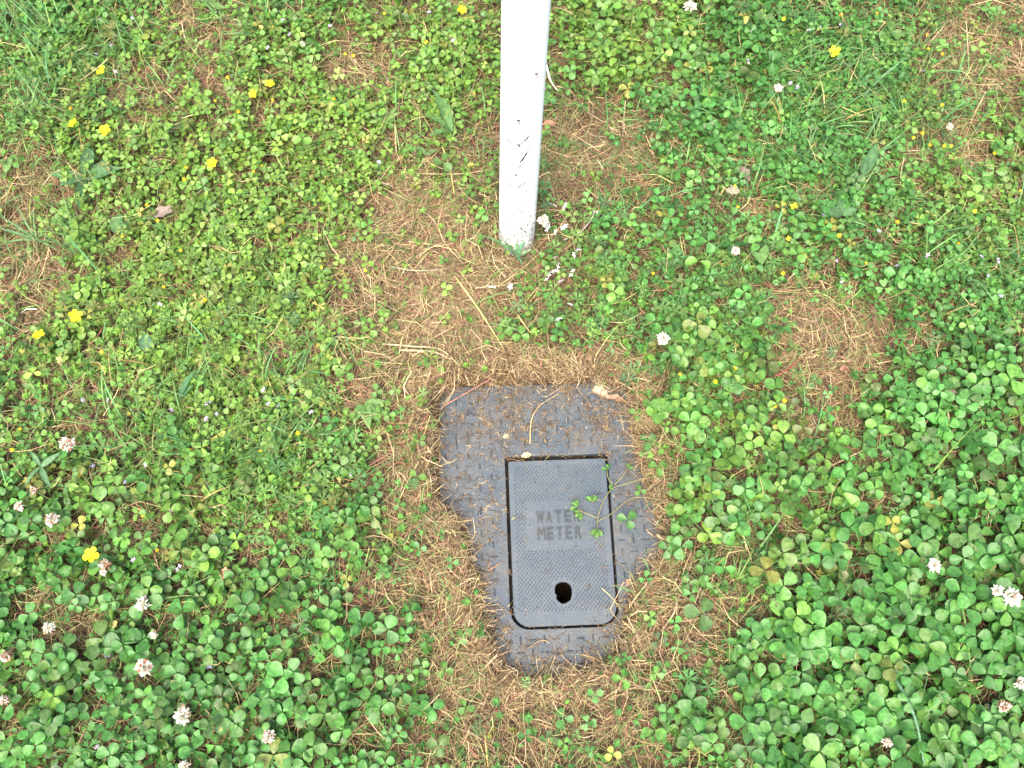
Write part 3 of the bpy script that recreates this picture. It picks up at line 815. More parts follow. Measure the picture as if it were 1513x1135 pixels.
tmp = place(14500, lambda a, b: np.clip((zone(a, b, DENSE, .14)) * (nb(a, b) * 1.05 + .02), 0, 1), .020, .050, .0100, .0150, CLOVERS, None, green_at, .42)
pos, R, sc, col, ti, px, py = tmp
# a lower storey is smaller and nearer the soil; the big leaves stand on top
grow = 1 + ell(px, py, [(1400, 1000, 380, 340, .50), (1400, 720, 260, 180, .38), (200, 1000, 460, 280, .24), (1050, 620, 200, 250, .25), (1000, 60, 200, 120, .12)])
sc = sc * grow * np.exp(rg.normal(0, .13, len(sc))); pos[:, 2] += (grow - 1) * .02
low = rg.random(len(pos)) < .45
pos[low, 2] -= .014; sc[low] *= .85
bpx, bpy_ = to_px(pos[:, 0], pos[:, 1], pos[:, 2])
inv = (bpx > 12) & (bpx < 1500) & (bpy_ > 12) & (bpy_ < 1122)
score = sc * np.where(inv, 1, 0) * (1 + 8 * (pos[:, 2] - gz(pos[:, 0], pos[:, 1]))) * (1 + .25 * (bpy_ / 1135))
idx = np.argsort(-score)[:285]
rest = np.ones(len(pos), bool); rest[idx] = False
B = Batch()
for i, t in enumerate(CLOVERS):
    m = (ti == i) & rest; B.inst(t, pos[m], R[m], sc[m], col[m])
m = rest; p0 = pos[m].copy(); nn = len(p0); p0[:, :2] += rg.normal(0, .010, (nn, 2)); p0[:, 2] = gz(p0[:, 0], p0[:, 1]) - .001
stems(B, p0, pos[m], np.full(nn, .00065), np.clip(col[m] * np.array((1.5, 1.1, 1.3)), 0, 1))
B.build('clover_patch', M_LEAF, kind='stuff')['label'] = 'white clover leaves massed over the turf'

LEAFLETS = []
for i in range(8):
    r = random.Random(90 + i)
    v, t, c = leaflet_t(L=1, W=r.uniform(.84, 1.0), fold=r.uniform(.1, .65), droop=r.uniform(-.1, .7), kind='clover')
    LEAFLETS.append(np_mesh('leaflet', v, t, c, M_LEAF))
STEMS = []
for i in range(4):
    b_ = Batch(); p1 = np.array([[0, 0, 1.]]); p0 = np.array([[0, 0, 0.]])
    stems(b_, p0, p1, np.array([.02]), np.array([[1., 1, 1]])); STEMS.append(b_.mesh('stem', M_LEAF))

LANDMARKS = [(150, 105, 'yellow flower by the corner grass'), (387, 132, 'close yellow flower pair'), (132, 188, 'two flowers above the dark rosette'), (125, 265, 'dark broad-leaved rosette'),
    (314, 241, 'lone yellow flower at left'), (683, 15, 'top edge yellow flower'), (1233, 76, 'upper right yellow flower'), (85, 480, 'left edge yellow flower pair'), (136, 820, 'large lower left yellow flower'),
    (1020, 9, 'top edge clover bloom'), (1150, 130, 'small upper right white bloom'), (1087, 371, 'white bloom by tall grass'), (770, 350, 'foot of the white pipe'), (980, 500, 'ragged white clover bloom'),
    (99, 656, 'pinkish left edge bloom'), (50, 748, 'three small left edge blooms'), (211, 892, 'lower left white bloom'), (72, 928, 'half red clover bloom'), (213, 986, 'large tan and white bloom'),
    (270, 1057, 'cream bottom left bloom'), (397, 1088, 'pink tinged bottom bloom'), (8, 1000, 'two brown left edge blooms'), (1380, 835, 'reddish centred white bloom'), (1485, 878, 'touching white bloom pair'),
    (1484, 1043, 'reddish brown bloom'), (1311, 1097, 'small pink bloom'), (1173, 305, 'small yellow flower at right'), (1220, 520, 'bare right straw patch'), (832, 875, 'key hole of the lid'),
    (538, 598, 'pale five-leaved weed'), (240, 314, 'large grey tan dead leaf'), (1098, 257, 'dark dead leaf'), (1027, 1054, 'pinkish dead leaf'), (1426, 930, 'upright pale green stalk'), (1345, 1060, 'long bluish blade'),
    (1085, 860, 'straight bladed grass tuft'), (1410, 660, 'slanting yellow green stalk'), (335, 848, 'brown curled leaf scrap'), (960, 690, 'lid upper right side'), (640, 900, 'clippings left of the lid'), (780, 1040, 'clippings below the lid'), (445, 920, 'right lower left cut leaf'), (345, 795, 'cut leaf in lower left clover')]
used_labels = {}
def region_of(a, b, c=(0, 0, 0), noun=None):
    d, q = min((math.hypot(a - l[0], b - l[1]), l) for l in LANDMARKS)
    an = math.degrees(math.atan2(-(b - q[1]), a - q[0])) % 360
    dr = ['right of', 'above right of', 'above', 'above left of', 'left of', 'below left of', 'below', 'below right of'][int((an + 22.5) // 45) % 8]
    tone = 'yellowish' if c[0] > c[1] * .52 else ('dark' if c[1] < .155 else ('bright' if c[1] > .215 else 'green'))
    dist = 'touching distance ' if d < 35 else ''
    far = 'just ' if d < 45 else ('well ' if d > 95 else '')
    return '%s %s%s the %s' % (noun or tone + ' clover leaf', far, dr, q[2])

def make_leaf(p, Rm, s, c, label, group, foot=None):
    root = bpy.data.objects.new('clover_leaf', None); COL.objects.link(root)
    if foot is None:
        fx, fy = p[0] + rnd.gauss(0, .009), p[1] + rnd.gauss(0, .009)
        foot = Vector((fx, fy, float(gz(fx, fy)) - .001))
    root.location = foot; root['label'] = label; root['category'] = 'clover leaf'
    if group: root['group'] = group
    d = Vector(p) - foot
    st = bpy.data.objects.new('stem', STEMS[0]); COL.objects.link(st); st.parent = root
    q = d.to_track_quat('Z', 'Y'); st.rotation_mode = 'QUATERNION'; st.rotation_quaternion = q
    st.scale = (.035, .035, d.length); st.color = (min(1, c[0] * 1.5), min(1, c[1] * 1.1), min(1, c[2] * 1.3), 1)
    Rm = Matrix(Rm.tolist()) if not isinstance(Rm, Matrix) else Rm
    for k in range(3):
        o = bpy.data.objects.new('leaflet', rnd.choice(LEAFLETS)); COL.objects.link(o); o.parent = root
        m = Rm @ Matrix.Rotation(k * 2.094 + rnd.uniform(-.18, .18), 3, 'Z') @ Matrix.Rotation(rnd.uniform(-.12, .3), 3, 'X') @ Matrix.Rotation(rnd.uniform(-.2, .2), 3, 'Y')
        o.matrix_local = Matrix.LocRotScale(d + m @ Vector((0, s * .05, 0)), m.to_quaternion(), Vector((s,) * 3) * rnd.uniform(.9, 1.06))
        f = rnd.uniform(.9, 1.12); o.color = (c[0] * f, c[1] * f, c[2] * f, 1)
    return root
def name_all(items):
    """items: list of (x, y, text); identical texts are told apart from left to right"""
    by = {}
    for k, it in enumerate(items): by.setdefault(it[2], []).append(k)
    out = [None] * len(items)
    for t, ks in by.items():
        ks.sort(key=lambda k: items[k][0])
        for q, k in enumerate(ks):
            out[k] = t if len(ks) == 1 else (('left one, ', 'right one, ')[q] + t if len(ks) == 2 else ('first', 'second', 'third', 'fourth', 'fifth', 'sixth', 'seventh', 'eighth', 'ninth', 'tenth')[min(q, 9)] + ' from left, ' + t)
            if len(out[k].split()) > 16: out[k] = out[k].replace(' just ', ' ').replace(' well ', ' ')
    return out
for i, nm in zip(idx, name_all([(bpx[i], bpy_[i], region_of(bpx[i], bpy_[i], col[i])) for i in idx])):
    make_leaf(pos[i], R[i], float(sc[i]), col[i], nm, 'large clover leaves standing above the turf')

# clover leaves that stand alone over dry ground, each one where the photo shows it
CG = (.085, .19, .035); CD = (.06, .165, .035)
for (a, b, s, c, lab) in [
    (556, 578, .011, CG, 'pale clover leaf alone in the dry grass left above the lid corner'),
    (655, 384, .009, CG, 'small clover leaf alone on dry ground left of the pipe foot'),
    (927, 768, .015, CD, 'clover leaf with two spread leaflets lying over the right rim of the lid'),
    (946, 725, .009, CG, 'small clover leaf over the lid rim below the upper right corner'),
    (940, 612, .012, CG, 'clover leaf leaning over the upper right corner of the lid'),
    (1017, 862, .014, CG, 'pale clover leaf in dry grass right of the key hole'),
    (657, 990, .012, CG, 'bright clover leaf in clippings at the lower left of the lid'),
    (688, 1045, .012, CG, 'bright clover leaf standing alone below the lid among clippings'),
    (980, 985, .012, CG, 'bright clover leaf in clippings at the lower right of the lid'),
    (1050, 832, .011, CD, 'clover leaf upper of two on the dry ground right of the lid'),
    (806, 470, .013, CD, 'clover leaf in the withered stalks below the pipe foot'),
    (757, 345, .009, CD, 'small clover leaf against the foot of the white pipe'),
    (925, 972, .008, CD, 'small clover leaf just off the lower right edge of the lid'),
    (957, 652, .014, CD, 'clover leaf hanging over the right rim of the lid below its upper corner'),
    (962, 600, .015, CG, 'clover leaf just outside the upper right corner of the meter box'),
    (985, 812, .014, CD, 'clover leaf against the right rim of the lid level with the lower letters'),
    (972, 690, .015, CG, 'clover leaf against the right rim of the lid above the sprig'),
    (590, 745, .010, CG, 'clover leaf in dry grass left of the lid, lower of two'),
    (1047, 448, .016, (.15, .26, .04), 'bright yellow green clover leaf above the others right of the lid')]:
    z = float(max(gz(P(a, b).x, P(a, b).y), LIDZ)) + .022
    make_leaf(P(a, b, z), rotaxis(np.array(rnd.uniform(0, 6)), np.array(rnd.uniform(0, .3))) @ rotz(np.array(rnd.uniform(0, 6))), s, c, lab, None)

# ------------------------------------------------------------------ trailing sprig over the lid
sp = bpy.data.objects.new('clover_sprig', None); COL.objects.link(sp)
sp['label'] = 'trailing sprig with folded young leaves reaching over the letters on the lid'; sp['category'] = 'clover sprig'
def rel(lst): return [P(a, b, LIDZ + z) for a, b, z in lst]
for lst in ([(1003, 700, .02), (960, 705, .022), (925, 715, .02), (905, 722, .018), (892, 740, .016), (884, 762, .012), (882, 782, .008)],
            [(1010, 745, .02), (955, 735, .02), (930, 738, .018), (905, 758, .014), (884, 770, .012)],
            [(905, 716, .018), (898, 705, .018), (897, 693, .016)], [(908, 716, .018), (918, 706, .020), (928, 692, .020)],
            [(884, 766, .011), (870, 760, .012), (858, 755, .012), (853, 750, .012)]):
    tube('stem', rel(lst), .0011, .0007, M_WEED, (.22, .20, .09), sp)
for (a, b, z, deg, s, c, sp_) in [(853, 750, .012, 150, .0120, CG, 55), (858, 758, .011, 215, .0110, CG, 50), (875, 742, .016, 100, .0115, CG, 45), (898, 694, .015, 120, .0095, CD, 50),
                               (882, 782, .008, 265, .0125, CG, 40), (928, 692, .02, 50, .0080, CG, 50), (900, 722, .018, 20, .0075, CG, 40)]:
    for k in (-1, 0, 1):
        v, t, cc = leaflet_t(1, .60, .8, .25, kind='clover')
        o = bpy.data.objects.new('leaflet', np_mesh('leaflet', v, t, cc, M_LEAF)); COL.objects.link(o); o.parent = sp
        o.location = P(a, b, LIDZ + z); o.rotation_euler = (rnd.uniform(-.2, .35), rnd.uniform(-.3, .3), math.radians(deg - 90 + k * sp_)); o.scale = (s * rnd.uniform(.9, 1.1),) * 3; o.color = c + (1,)
tube('stem', rel([(875, 742, .016), (882, 738, .017), (891, 741, .016)]), .0007, .0006, M_WEED, (.22, .20, .09), sp)

# ------------------------------------------------------------------ flowers
def petal_mesh():
    v, t, c = leaflet_t(1, .85, .25, -.1, notch=.02, kind='clover'); return np_mesh('petal', v, t, np.ones_like(c), M_PETAL)
PETAL = petal_mesh()
def dome_mesh(name, mat, col, seg=8):
    V = [(0, 0, .6)] + [(math.cos(a) * r, math.sin(a) * r, z) for r, z in ((.6, .45), (1, 0)) for a in [2 * math.pi * k / seg for k in range(seg)]]
    T = [(0, 1 + k, 1 + (k + 1) % seg) for k in range(seg)]
    for k in range(seg): a, b = 1 + k, 1 + (k + 1) % seg; T += [(a, a + seg, b + seg), (a, b + seg, b)]
    return np_mesh(name, np.array(V), np.array(T), np.repeat(np.array([col]), len(V), 0), mat)
DOME = dome_mesh('flower_centre', M_PETAL, (.62, .40, .02))
def yellow_flower(a, b, s, label, hgt=.045, npet=5, col=(.85, .66, .015)):
    s *= 1.02
    g = float(gz(P(a, b).x, P(a, b).y)); top = P(a, b, g + hgt)
    foot = Vector((top.x + rnd.uniform(-.012, .012), top.y + rnd.uniform(-.012, .012), g - .002))
    root = bpy.data.objects.new('yellow_flower', None); COL.objects.link(root); root.location = foot
    root['label'] = label; root['category'] = 'flower'
    d = top - foot
    tube('stem', [(0, 0, 0), (d.x * .3, d.y * .3, d.z * .55), tuple(d - Vector((0, 0, .001)))], .0009, .0007, M_WEED, (.12, .18, .05), root)
    Rm = Matrix.Rotation(rnd.uniform(-.15, .55), 3, 'X') @ Matrix.Rotation(rnd.uniform(-.35, .35), 3, 'Y') @ Matrix.Rotation(rnd.uniform(0, 6), 3, 'Z')
    for k in range(npet):
        o = bpy.data.objects.new('petal', PETAL); COL.objects.link(o); o.parent = root
        m = Rm @ Matrix.Rotation(k * 2 * math.pi / npet + rnd.uniform(-.12, .12), 3, 'Z') @ Matrix.Rotation(rnd.uniform(.1, .35), 3, 'X')
        o.matrix_local = Matrix.LocRotScale(d + m @ Vector((0, s * .12, 0)), m.to_quaternion(), Vector((s * .88, s * .88, s)) * rnd.uniform(.9, 1.08)); o.color = col + (1,)
    o = bpy.data.objects.new('flower_centre', DOME); COL.objects.link(o); o.parent = root
    o.matrix_local = Matrix.LocRotScale(d + Rm @ Vector((0, 0, .0008)), Rm.to_quaternion(), Vector((s * .26,) * 3))
for (a, b, s, lab) in [
    (150, 105, .0100, 'yellow flower nearest the upper left corner, beside grass'),
    (399, 125, .0090, 'yellow flower upper right of a close pair left of the pipe'),
    (374, 139, .0080, 'yellow flower lower left of a close pair left of the pipe'),
    (108, 183, .0090, 'yellow flower left of two above the dark broad-leaved weed'),
    (156, 193, .0105, 'yellow flower right of two above the dark broad-leaved weed'),
    (314, 241, .0090, 'lone yellow flower in clover right of the broad-leaved weed'),
    (683, 15, .0085, 'yellow flower at the top edge left of the white pipe'),
    (1233, 76, .0100, 'yellow flower in the grass at upper right'),
    (112, 467, .0105, 'yellow flower upper right of two at the left edge'),
    (58, 495, .0095, 'rounded yellow flower lower left of two at the left edge'),
    (136, 820, .0120, 'large yellow flower over the dense clover at lower left')]:
    yellow_flower(a, b, s, lab)
for (a, b, s, lab) in [(1173, 305, .0062, 'small yellow flower above a green leaf at right, upper of two'), (1206, 255, .0050, 'small half-open yellow flower in grass at right'),
                       (1165, 352, .0045, 'small yellow flower at right, lower of two'), (630, 63, .0045, 'small orange-yellow flower left of the pipe near the top'),
                       (88, 532, .0050, 'pale yellow half-closed bloom below the left pair of flowers')]:
    yellow_flower(a, b, s, lab, .035, 4, (.80, .55, .03) if a != 88 else (.8, .75, .25))

def floret_ball(seed, white):
    r = random.Random(seed); V = []; T = []; C = []
    for i in range(46):
        ph = i * 2.39996; zc = 1 - 2 * (i + .5) / 46; rr = math.sqrt(max(0, 1 - zc * zc))
        d = Vector((math.cos(ph) * rr, math.sin(ph) * rr, zc + .15)).normalized()
        if zc < -.35 and r.random() < .5: continue
        sidev = d.cross(Vector((r.uniform(-1, 1), r.uniform(-1, 1), .3))).normalized(); u = sidev.cross(d).normalized()
        L = r.uniform(.75, 1.15); n = len(V); w0 = .14; w1 = .30
        droop = Vector((0, 0, -.25 if zc < 0 else 0))
        ctr = d * .25; mid = d * .7 * L; tip = d * L + droop
        for p_, w_ in ((ctr, w0), (mid, w1), (tip, .10)):
            V += [tuple(p_ - sidev * w_), tuple(p_ + u * w_ * .5), tuple(p_ + sidev * w_)]
        brown_ = (zc < .0 and r.random() > white) or r.random() > white + .25
        c0 = np.array((.34, .40, .20)) if not brown_ else np.array((.26, .13, .06)); c1 = np.array((.74, .72, .60)) if not brown_ else np.array((.42, .24, .14))
        c1 = c1 * r.uniform(.85, 1.1)
        if r.random() < .2: c1 = c1 * np.array((1, .75, .75))
        C += [c0] * 3 + [c1] * 6
        for q in range(2):
            for e in range(2):
                a = n + q * 3 + e; T += [(a, a + 1, a + 4), (a, a + 4, a + 3)]
            a = n + q * 3; T += [(a + 2, a, a + 3), (a + 2, a + 3, a + 5)]
    return np_mesh('florets', np.array(V), np.array(T), np.clip(np.array(C), 0, 1), M_PETAL, False)
BALLS = {k: [floret_ball(i + 7 * k, (.95, .7, .3)[k]) for i in range(3)] for k in range(3)}
def clover_flower(a, b, s, kind, label, hgt=.05):
    hgt = .066 if (a > 1250 and b > 700) else .055
    g = float(gz(P(a, b).x, P(a, b).y)); top = P(a, b, g + hgt)
    foot = Vector((top.x + rnd.uniform(-.02, .02), top.y + rnd.uniform(-.02, .02), g - .002))
    root = bpy.data.objects.new('clover_flower', None); COL.objects.link(root); root.location = foot
    root['label'] = label; root['category'] = 'flower'; d = top - foot
    tube('stem', [(0, 0, 0), (d.x * .2, d.y * .2, d.z * .5), tuple(d)], .0010, .0008, M_WEED, (.13, .19, .06), root)
    o = bpy.data.objects.new('florets', rnd.choice(BALLS[kind])); COL.objects.link(o); o.parent = root; o['kind'] = 'stuff'
    o.location = d; o.rotation_euler = (rnd.uniform(-.6, .6), rnd.uniform(-.6, .6), rnd.uniform(0, 6)); o.scale = (s, s, s * .85)
for (a, b, s, k, lab) in [
    (1020, 9, .0115, 1, 'white clover flower with brown centre at the top edge right of the pipe'),
    (1150, 130, .0075, 1, 'small white clover flower in grass below the upper right yellow flower'),
    (1087, 371, .0080, 0, 'white clover flower beside a grass blade right of the pipe foot'),
    (803, 326, .0100, 0, 'cream white clover flower touching the right side of the pipe foot'),
    (980, 500, .0105, 0, 'ragged white clover flower above the right corner of the meter box'),
    (99, 656, .0115, 1, 'pinkish white clover flower at the left edge above the dense clover'),
    (50, 724, .0060, 2, 'tiny reddish clover flower at the left edge, topmost of three'),
    (28, 748, .0075, 1, 'white and dark red clover flower at the left edge, middle of three'),
    (77, 768, .0105, 1, 'white clover flower at the left edge, lowest of three'),
    (155, 834, .0090, 2, 'brown withered clover flower just below the large yellow flower'),
    (153, 846, .0050, 0, 'small white clover tuft under the brown withered flower'),
    (211, 892, .0105, 0, 'white clover flower right of the reddish one at lower left'),
    (72, 928, .0085, 1, 'half white half red clover flower near the lower left edge'),
    (227, 938, .0055, 1, 'faint small clover flower between two larger ones at lower left'),
    (213, 986, .0120, 1, 'large white and tan clover flower in the lower left patch'),
    (270, 1057, .0120, 1, 'large cream and tan clover flower near the bottom left'),
    (397, 1088, .0095, 1, 'pink tinged clover flower near the bottom edge left of the clippings'),
    (272, 1131, .0075, 0, 'white clover flower cut by the bottom edge at left'),
    (9, 970, .0085, 2, 'brown faded clover flower at the left edge, upper of two'),
    (6, 1035, .0080, 2, 'brown faded clover flower at the left edge, lower of two'),
    (1380, 835, .0100, 0, 'white clover flower with reddish middle in the lower right patch'),
    (1474, 872, .0085, 0, 'white clover flower, smaller left one of a touching pair at right'),
    (1496, 882, .0130, 0, 'large white clover flower, right one of a touching pair at right'),
    (1484, 1043, .0090, 2, 'reddish brown clover flower at lower right below the white pair'),
    (1511, 1010, .0100, 0, 'white clover flower cut by the right edge'),
    (1311, 1097, .0070, 1, 'small pink and white clover flower near the bottom right'),
    (1404, 187, .0060, 1, 'faint small white clover flower at upper right')]:
    clover_flower(a, b, s, k, lab)

# tiny yellow pom-poms and tiny lilac blossoms
def pom(seed):
    r = random.Random(seed); V = []; T = []
    for i in range(14):
        ph = i * 2.39996; zc = 1 - 1.6 * (i + .5) / 14; rr = math.sqrt(max(0, 1 - zc * zc)); d = Vector((math.cos(ph) * rr, math.sin(ph) * rr, zc))
        s_ = d.cross(Vector((.3, .2, 1))).normalized(); u_ = s_.cross(d); n = len(V)
        for q in (s_ * .35, -s_ * .35, u_ * .35): V.append(tuple(d * .55 + q))
        V.append(tuple(d * 1.1)); T += [(n, n + 1, n + 3), (n + 1, n + 2, n + 3), (n + 2, n, n + 3)]
    return np_mesh('tiny_flower', np.array(V), np.array(T), np.ones((len(V), 3)), M_PETAL, False)
def tiny4(seed):
    r = random.Random(seed); V = []; T = []
    for c in range(r.choice((2, 3, 4))):
        ox, oy, oz = r.uniform(-1, 1) * .9, r.uniform(-1, 1) * .9, r.uniform(-.3, .3)
        for k in range(4):
            a = k * math.pi / 2 + c; n = len(V)
            V += [(ox, oy, oz), (ox + math.cos(a - .5) * .55, oy + math.sin(a - .5) * .55, oz + .15), (ox + math.cos(a) * .8, oy + math.sin(a) * .8, oz + .1), (ox + math.cos(a + .5) * .55, oy + math.sin(a + .5) * .55, oz + .15)]
            T += [(n, n + 1, n + 2), (n, n + 2, n + 3)]
    return np_mesh('tiny_blossom', np.array(V), np.array(T), np.ones((len(V), 3)), M_PETAL, False)
POMS = [pom(i) for i in range(3)]; T4 = [tiny4(i) for i in range(4)]
def side_word(a, b):
    if a < 740: return 'upper left turf' if b < 420 else ('fine weeds at middle left' if b < 760 else 'lower left clover')
    return 'upper right turf' if b < 300 else ('turf at middle right' if b < 700 else 'lower right clover')
def tiny(a, b, yel, lab):
    g = float(gz(P(a, b).x, P(a, b).y)); p = P(a, b, g + rnd.uniform(.028, .038))
    o = bpy.data.objects.new('tiny_yellow_flower' if yel else 'tiny_lilac_flower', rnd.choice(POMS if yel else T4)); COL.objects.link(o)
    o.location = p; o.rotation_euler = (rnd.uniform(-.5, .5), rnd.uniform(-.5, .5), rnd.uniform(0, 6)); o.scale = (rnd.uniform(.0026, .0038),) * 3 if yel else (rnd.uniform(.0030, .0042),) * 3
    o.color = (.80, rnd.uniform(.50, .68), .03, 1) if yel else (rnd.uniform(.55, .7), .5, .74, 1)
    o['label'] = lab; o['group'] = 'tiny round yellow flower heads' if yel else 'tiny pale lilac blossoms'
    o['category'] = 'flower'
YL = [(104, 160), (318, 149), (403, 148), (352, 165), (336, 114), (387, 246), (272, 265), (275, 248), (181, 349), (233, 326), (217, 303), (267, 370), (293, 358), (418, 330), (375, 254), (435, 295), (493, 147), (510, 80), (568, 20), (599, 19), (522, 82),
      (1158, 28), (1243, 22), (1296, 20), (1338, 66), (1372, 72), (1370, 52), (1392, 80), (1336, 150), (1392, 155), (1350, 204), (1363, 197), (1374, 214), (1395, 216), (1405, 216), (1422, 246), (1470, 226), (1326, 328), (1440, 312), (1508, 282), (1416, 360), (1240, 348), (1090, 306), (1086, 275),
      (1157, 404), (1086, 544), (1057, 564), (1139, 602), (1145, 600), (1159, 592), (1120, 619), (1088, 630), (1404, 628), (1280, 389), (1005, 553), (303, 443), (326, 385), (430, 385), (242, 424), (385, 667), (282, 665), (429, 645), (477, 597), (440, 640), (117, 702), (30, 634), (18, 665), (22, 739), (253, 797), (232, 813), (211, 762), (1495, 905), (965, 404), (1110, 622), (475, 395), (540, 400), (425, 590), (150, 520)]
LL_ = [(165, 67), (147, 28), (196, 28), (143, 80), (170, 105), (417, 30), (427, 50), (448, 64), (487, 38), (396, 70), (260, 257), (123, 591), (159, 592), (252, 607), (320, 612), (307, 594), (305, 619), (399, 598), (390, 575), (409, 598), (293, 605), (126, 688), (137, 690), (183, 712), (215, 688), (279, 678), (493, 692), (340, 455), (237, 450),
       (461, 610), (405, 638), (250, 754), (195, 826), (263, 838), (158, 966), (252, 1031), (142, 1102), (308, 983), (354, 1066), (1020, 45), (1195, 45), (1212, 40), (1135, 35), (1105, 90), (1245, 35), (1107, 47), (1138, 138), (1178, 128), (1079, 183), (1287, 237), (1299, 341), (1216, 318), (1284, 361), (1373, 378), (1476, 385), (1325, 393), (1235, 386), (1462, 407), (1362, 416), (1478, 437), (1243, 414), (1409, 581), (1047, 489), (558, 17), (668, 58), (1331, 667), (1157, 1120), (1363, 105), (1238, 88), (634, 18), (1168, 123), (560, 240), (1177, 130), (520, 700), (1450, 380)]
for L_, yel, noun in ((YL, True, 'tiny yellow flower head'), (LL_, False, 'tiny lilac blossom')):
    for (a, b), lab in zip(L_, name_all([(a, b, region_of(a, b, noun=noun)) for a, b in L_])): tiny(a, b, yel, lab)

# withered white petals by the pipe foot
WB = [(816, 302), (832, 306), (822, 343), (812, 336), (855, 370), (848, 377), (818, 380), (826, 390), (810, 410), (828, 417), (846, 403), (752, 425), (725, 422), (842, 450), (826, 472), (880, 312), (833, 335), (820, 402)]
WB.sort()
WL = name_all([(a, b, 'shrivelled whitish blossom scrap %s the pipe foot' % ('level with' if b < 345 else ('below right of' if b < 395 else 'well below'))) for a, b in WB])
for (a, b), wl in zip(WB, WL):
    g = float(gz(P(a, b).x, P(a, b).y))
    o = bpy.data.objects.new('withered_blossom', rnd.choice(T4)); COL.objects.link(o)
    o.location = P(a, b, g + .034); o.rotation_euler = (rnd.uniform(-.8, .8), rnd.uniform(-.8, .8), rnd.uniform(0, 6)); s = rnd.uniform(.0050, .0078); o.scale = (s, s * .7, s)
    o.color = (.68, .63, .62, 1); o['label'] = wl; o['category'] = 'blossom'; o['group'] = 'shrivelled blossoms by the pipe foot'

# ------------------------------------------------------------------ broad-leaved weeds, grass tufts, cut leaves
def strap_mesh(L, wd, curve, lobed, r):
    K = 9; V = []; T = []; C = []
    for i in range(K):
        t = i / (K - 1); w_ = wd * (math.sin(math.pi * min(1, t ** .8 * .93 + .05))) * (1 + (.35 * math.sin(i * 2.9) if lobed else 0))
        z = .25 * L * math.sin(t * 1.6) * (1 - curve) - curve * L * t * t * .35; yy = L * t
        for s_, zz_ in ((-1, w_ * .25), (0, 0), (1, w_ * .25)):
            V.append((s_ * w_ / 2, yy, z + zz_)); C.append((1.25, 1.2, 1.2) if s_ == 0 else (1, 1, 1))
    for i in range(K - 1):
        for e in (0, 1):
            a = i * 3 + e; T += [(a, a + 1, a + 4), (a, a + 4, a + 3)]
    return np_mesh('leaf', np.array(V), np.array(T), np.array(C), M_WEED)
def rosette(name, a, b, leaves, label, cat, col, hgt=.012, lobed=False):
    g = float(gz(P(a, b).x, P(a, b).y)); root = bpy.data.objects.new(name, None); COL.objects.link(root); root.location = P(a, b, g + hgt)
    root['label'] = label; root['category'] = cat
    for (deg, L, wd) in leaves:
        o = bpy.data.objects.new('leaf', strap_mesh(L, wd, rnd.uniform(.1, .4), lobed, rnd)); COL.objects.link(o); o.parent = root
        o.rotation_euler = (rnd.uniform(.0, .12), rnd.uniform(-.35, .35), math.radians(deg - 90)); f = rnd.uniform(.8, 1.2); o.color = (col[0] * f, col[1] * f, col[2] * f, 1)
DG = (.055, .125, .045)
rosette('broadleaf_weed', 125, 265, [(88, .065, .022), (175, .055, .018), (35, .062, .015), (15, .068, .020), (-85, .07, .018), (210, .04, .016)], 'dark green broad-leaved rosette below two yellow flowers at left', 'weed', DG, .016)
rosette('broadleaf_weed', 165, 338, [(60, .03, .018), (-10, .035, .022)], 'oval green leaves on bare soil at left, below the dark rosette', 'weed', (.07, .15, .05), .022)
rosette('broadleaf_weed', 538, 598, [(10, .034, .014), (250, .036, .015), (285, .044, .018), (310, .042, .016), (-25, .04, .011)], 'pale green five-leaved weed in dry grass left of the lid corner', 'weed', (.11, .21, .06), .018)
rosette('broadleaf_weed', 668, 195, [(115, .085, .018), (100, .06, .014), (150, .05, .016), (205, .04, .016)], 'long lobed-leaved weed left of the pipe', 'weed', (.08, .17, .05), .030, True)
rosette('broadleaf_weed', 630, 230, [(150, .026, .013), (20, .022, .010)], 'small oval-leaved weed left of the pipe middle', 'weed', (.10, .17, .06), .020)
rosette('broadleaf_weed', 1275, 262, [(65, .070, .018), (80, .04, .014)], 'dark upright narrow leaf in the grass at right', 'weed', DG, .030)
rosette('broadleaf_weed', 1245, 318, [(170, .04, .018), (95, .03, .014), (20, .025, .014)], 'dark green weed with short leaves right of a small yellow flower', 'weed', DG, .028)
rosette('broadleaf_weed', 1125, 390, [(70, .035, .016), (130, .028, .014)], 'green weed with ribbed leaves right of a white clover flower', 'weed', (.09, .18, .05), .030)
rosette('broadleaf_weed', 8, 255, [(75, .03, .014), (-80, .018, .010)], 'upright green leaf at the left edge above the bare soil', 'weed', (.10, .18, .05), .02)
rosette('broadleaf_weed', 215, 520, [(95, .028, .020), (40, .024, .014)], 'bluish green blunt leaf in pale weeds at middle left', 'weed', (.08, .17, .08), .028)
rosette('broadleaf_weed', 265, 590, [(55, .05, .012), (40, .03, .010)], 'dark narrow pointed leaf in the fine weeds at middle left', 'weed', (.06, .15, .06), .026)
rosette('broadleaf_weed', 60, 690, [(250, .035, .008), (-55, .04, .009), (40, .035, .009), (130, .03, .007)], 'bluish strap-leaved weed near the left edge above the clover', 'weed', (.09, .18, .08), .030)
rosette('broadleaf_weed', 310, 10, [(70, .03, .012), (130, .03, .012), (-10, .03, .014)], 'broad-bladed weed at the top edge, upper left', 'weed', (.10, .19, .05), .02)
rosette('broadleaf_weed', 570, 180, [(60, .035, .009), (100, .03, .009), (30, .03, .008), (140, .035, .009), (-100, .03, .007), (190, .03, .008)], 'tuft of pale broad blades left of the pipe', 'weed', (.13, .21, .06), .02)

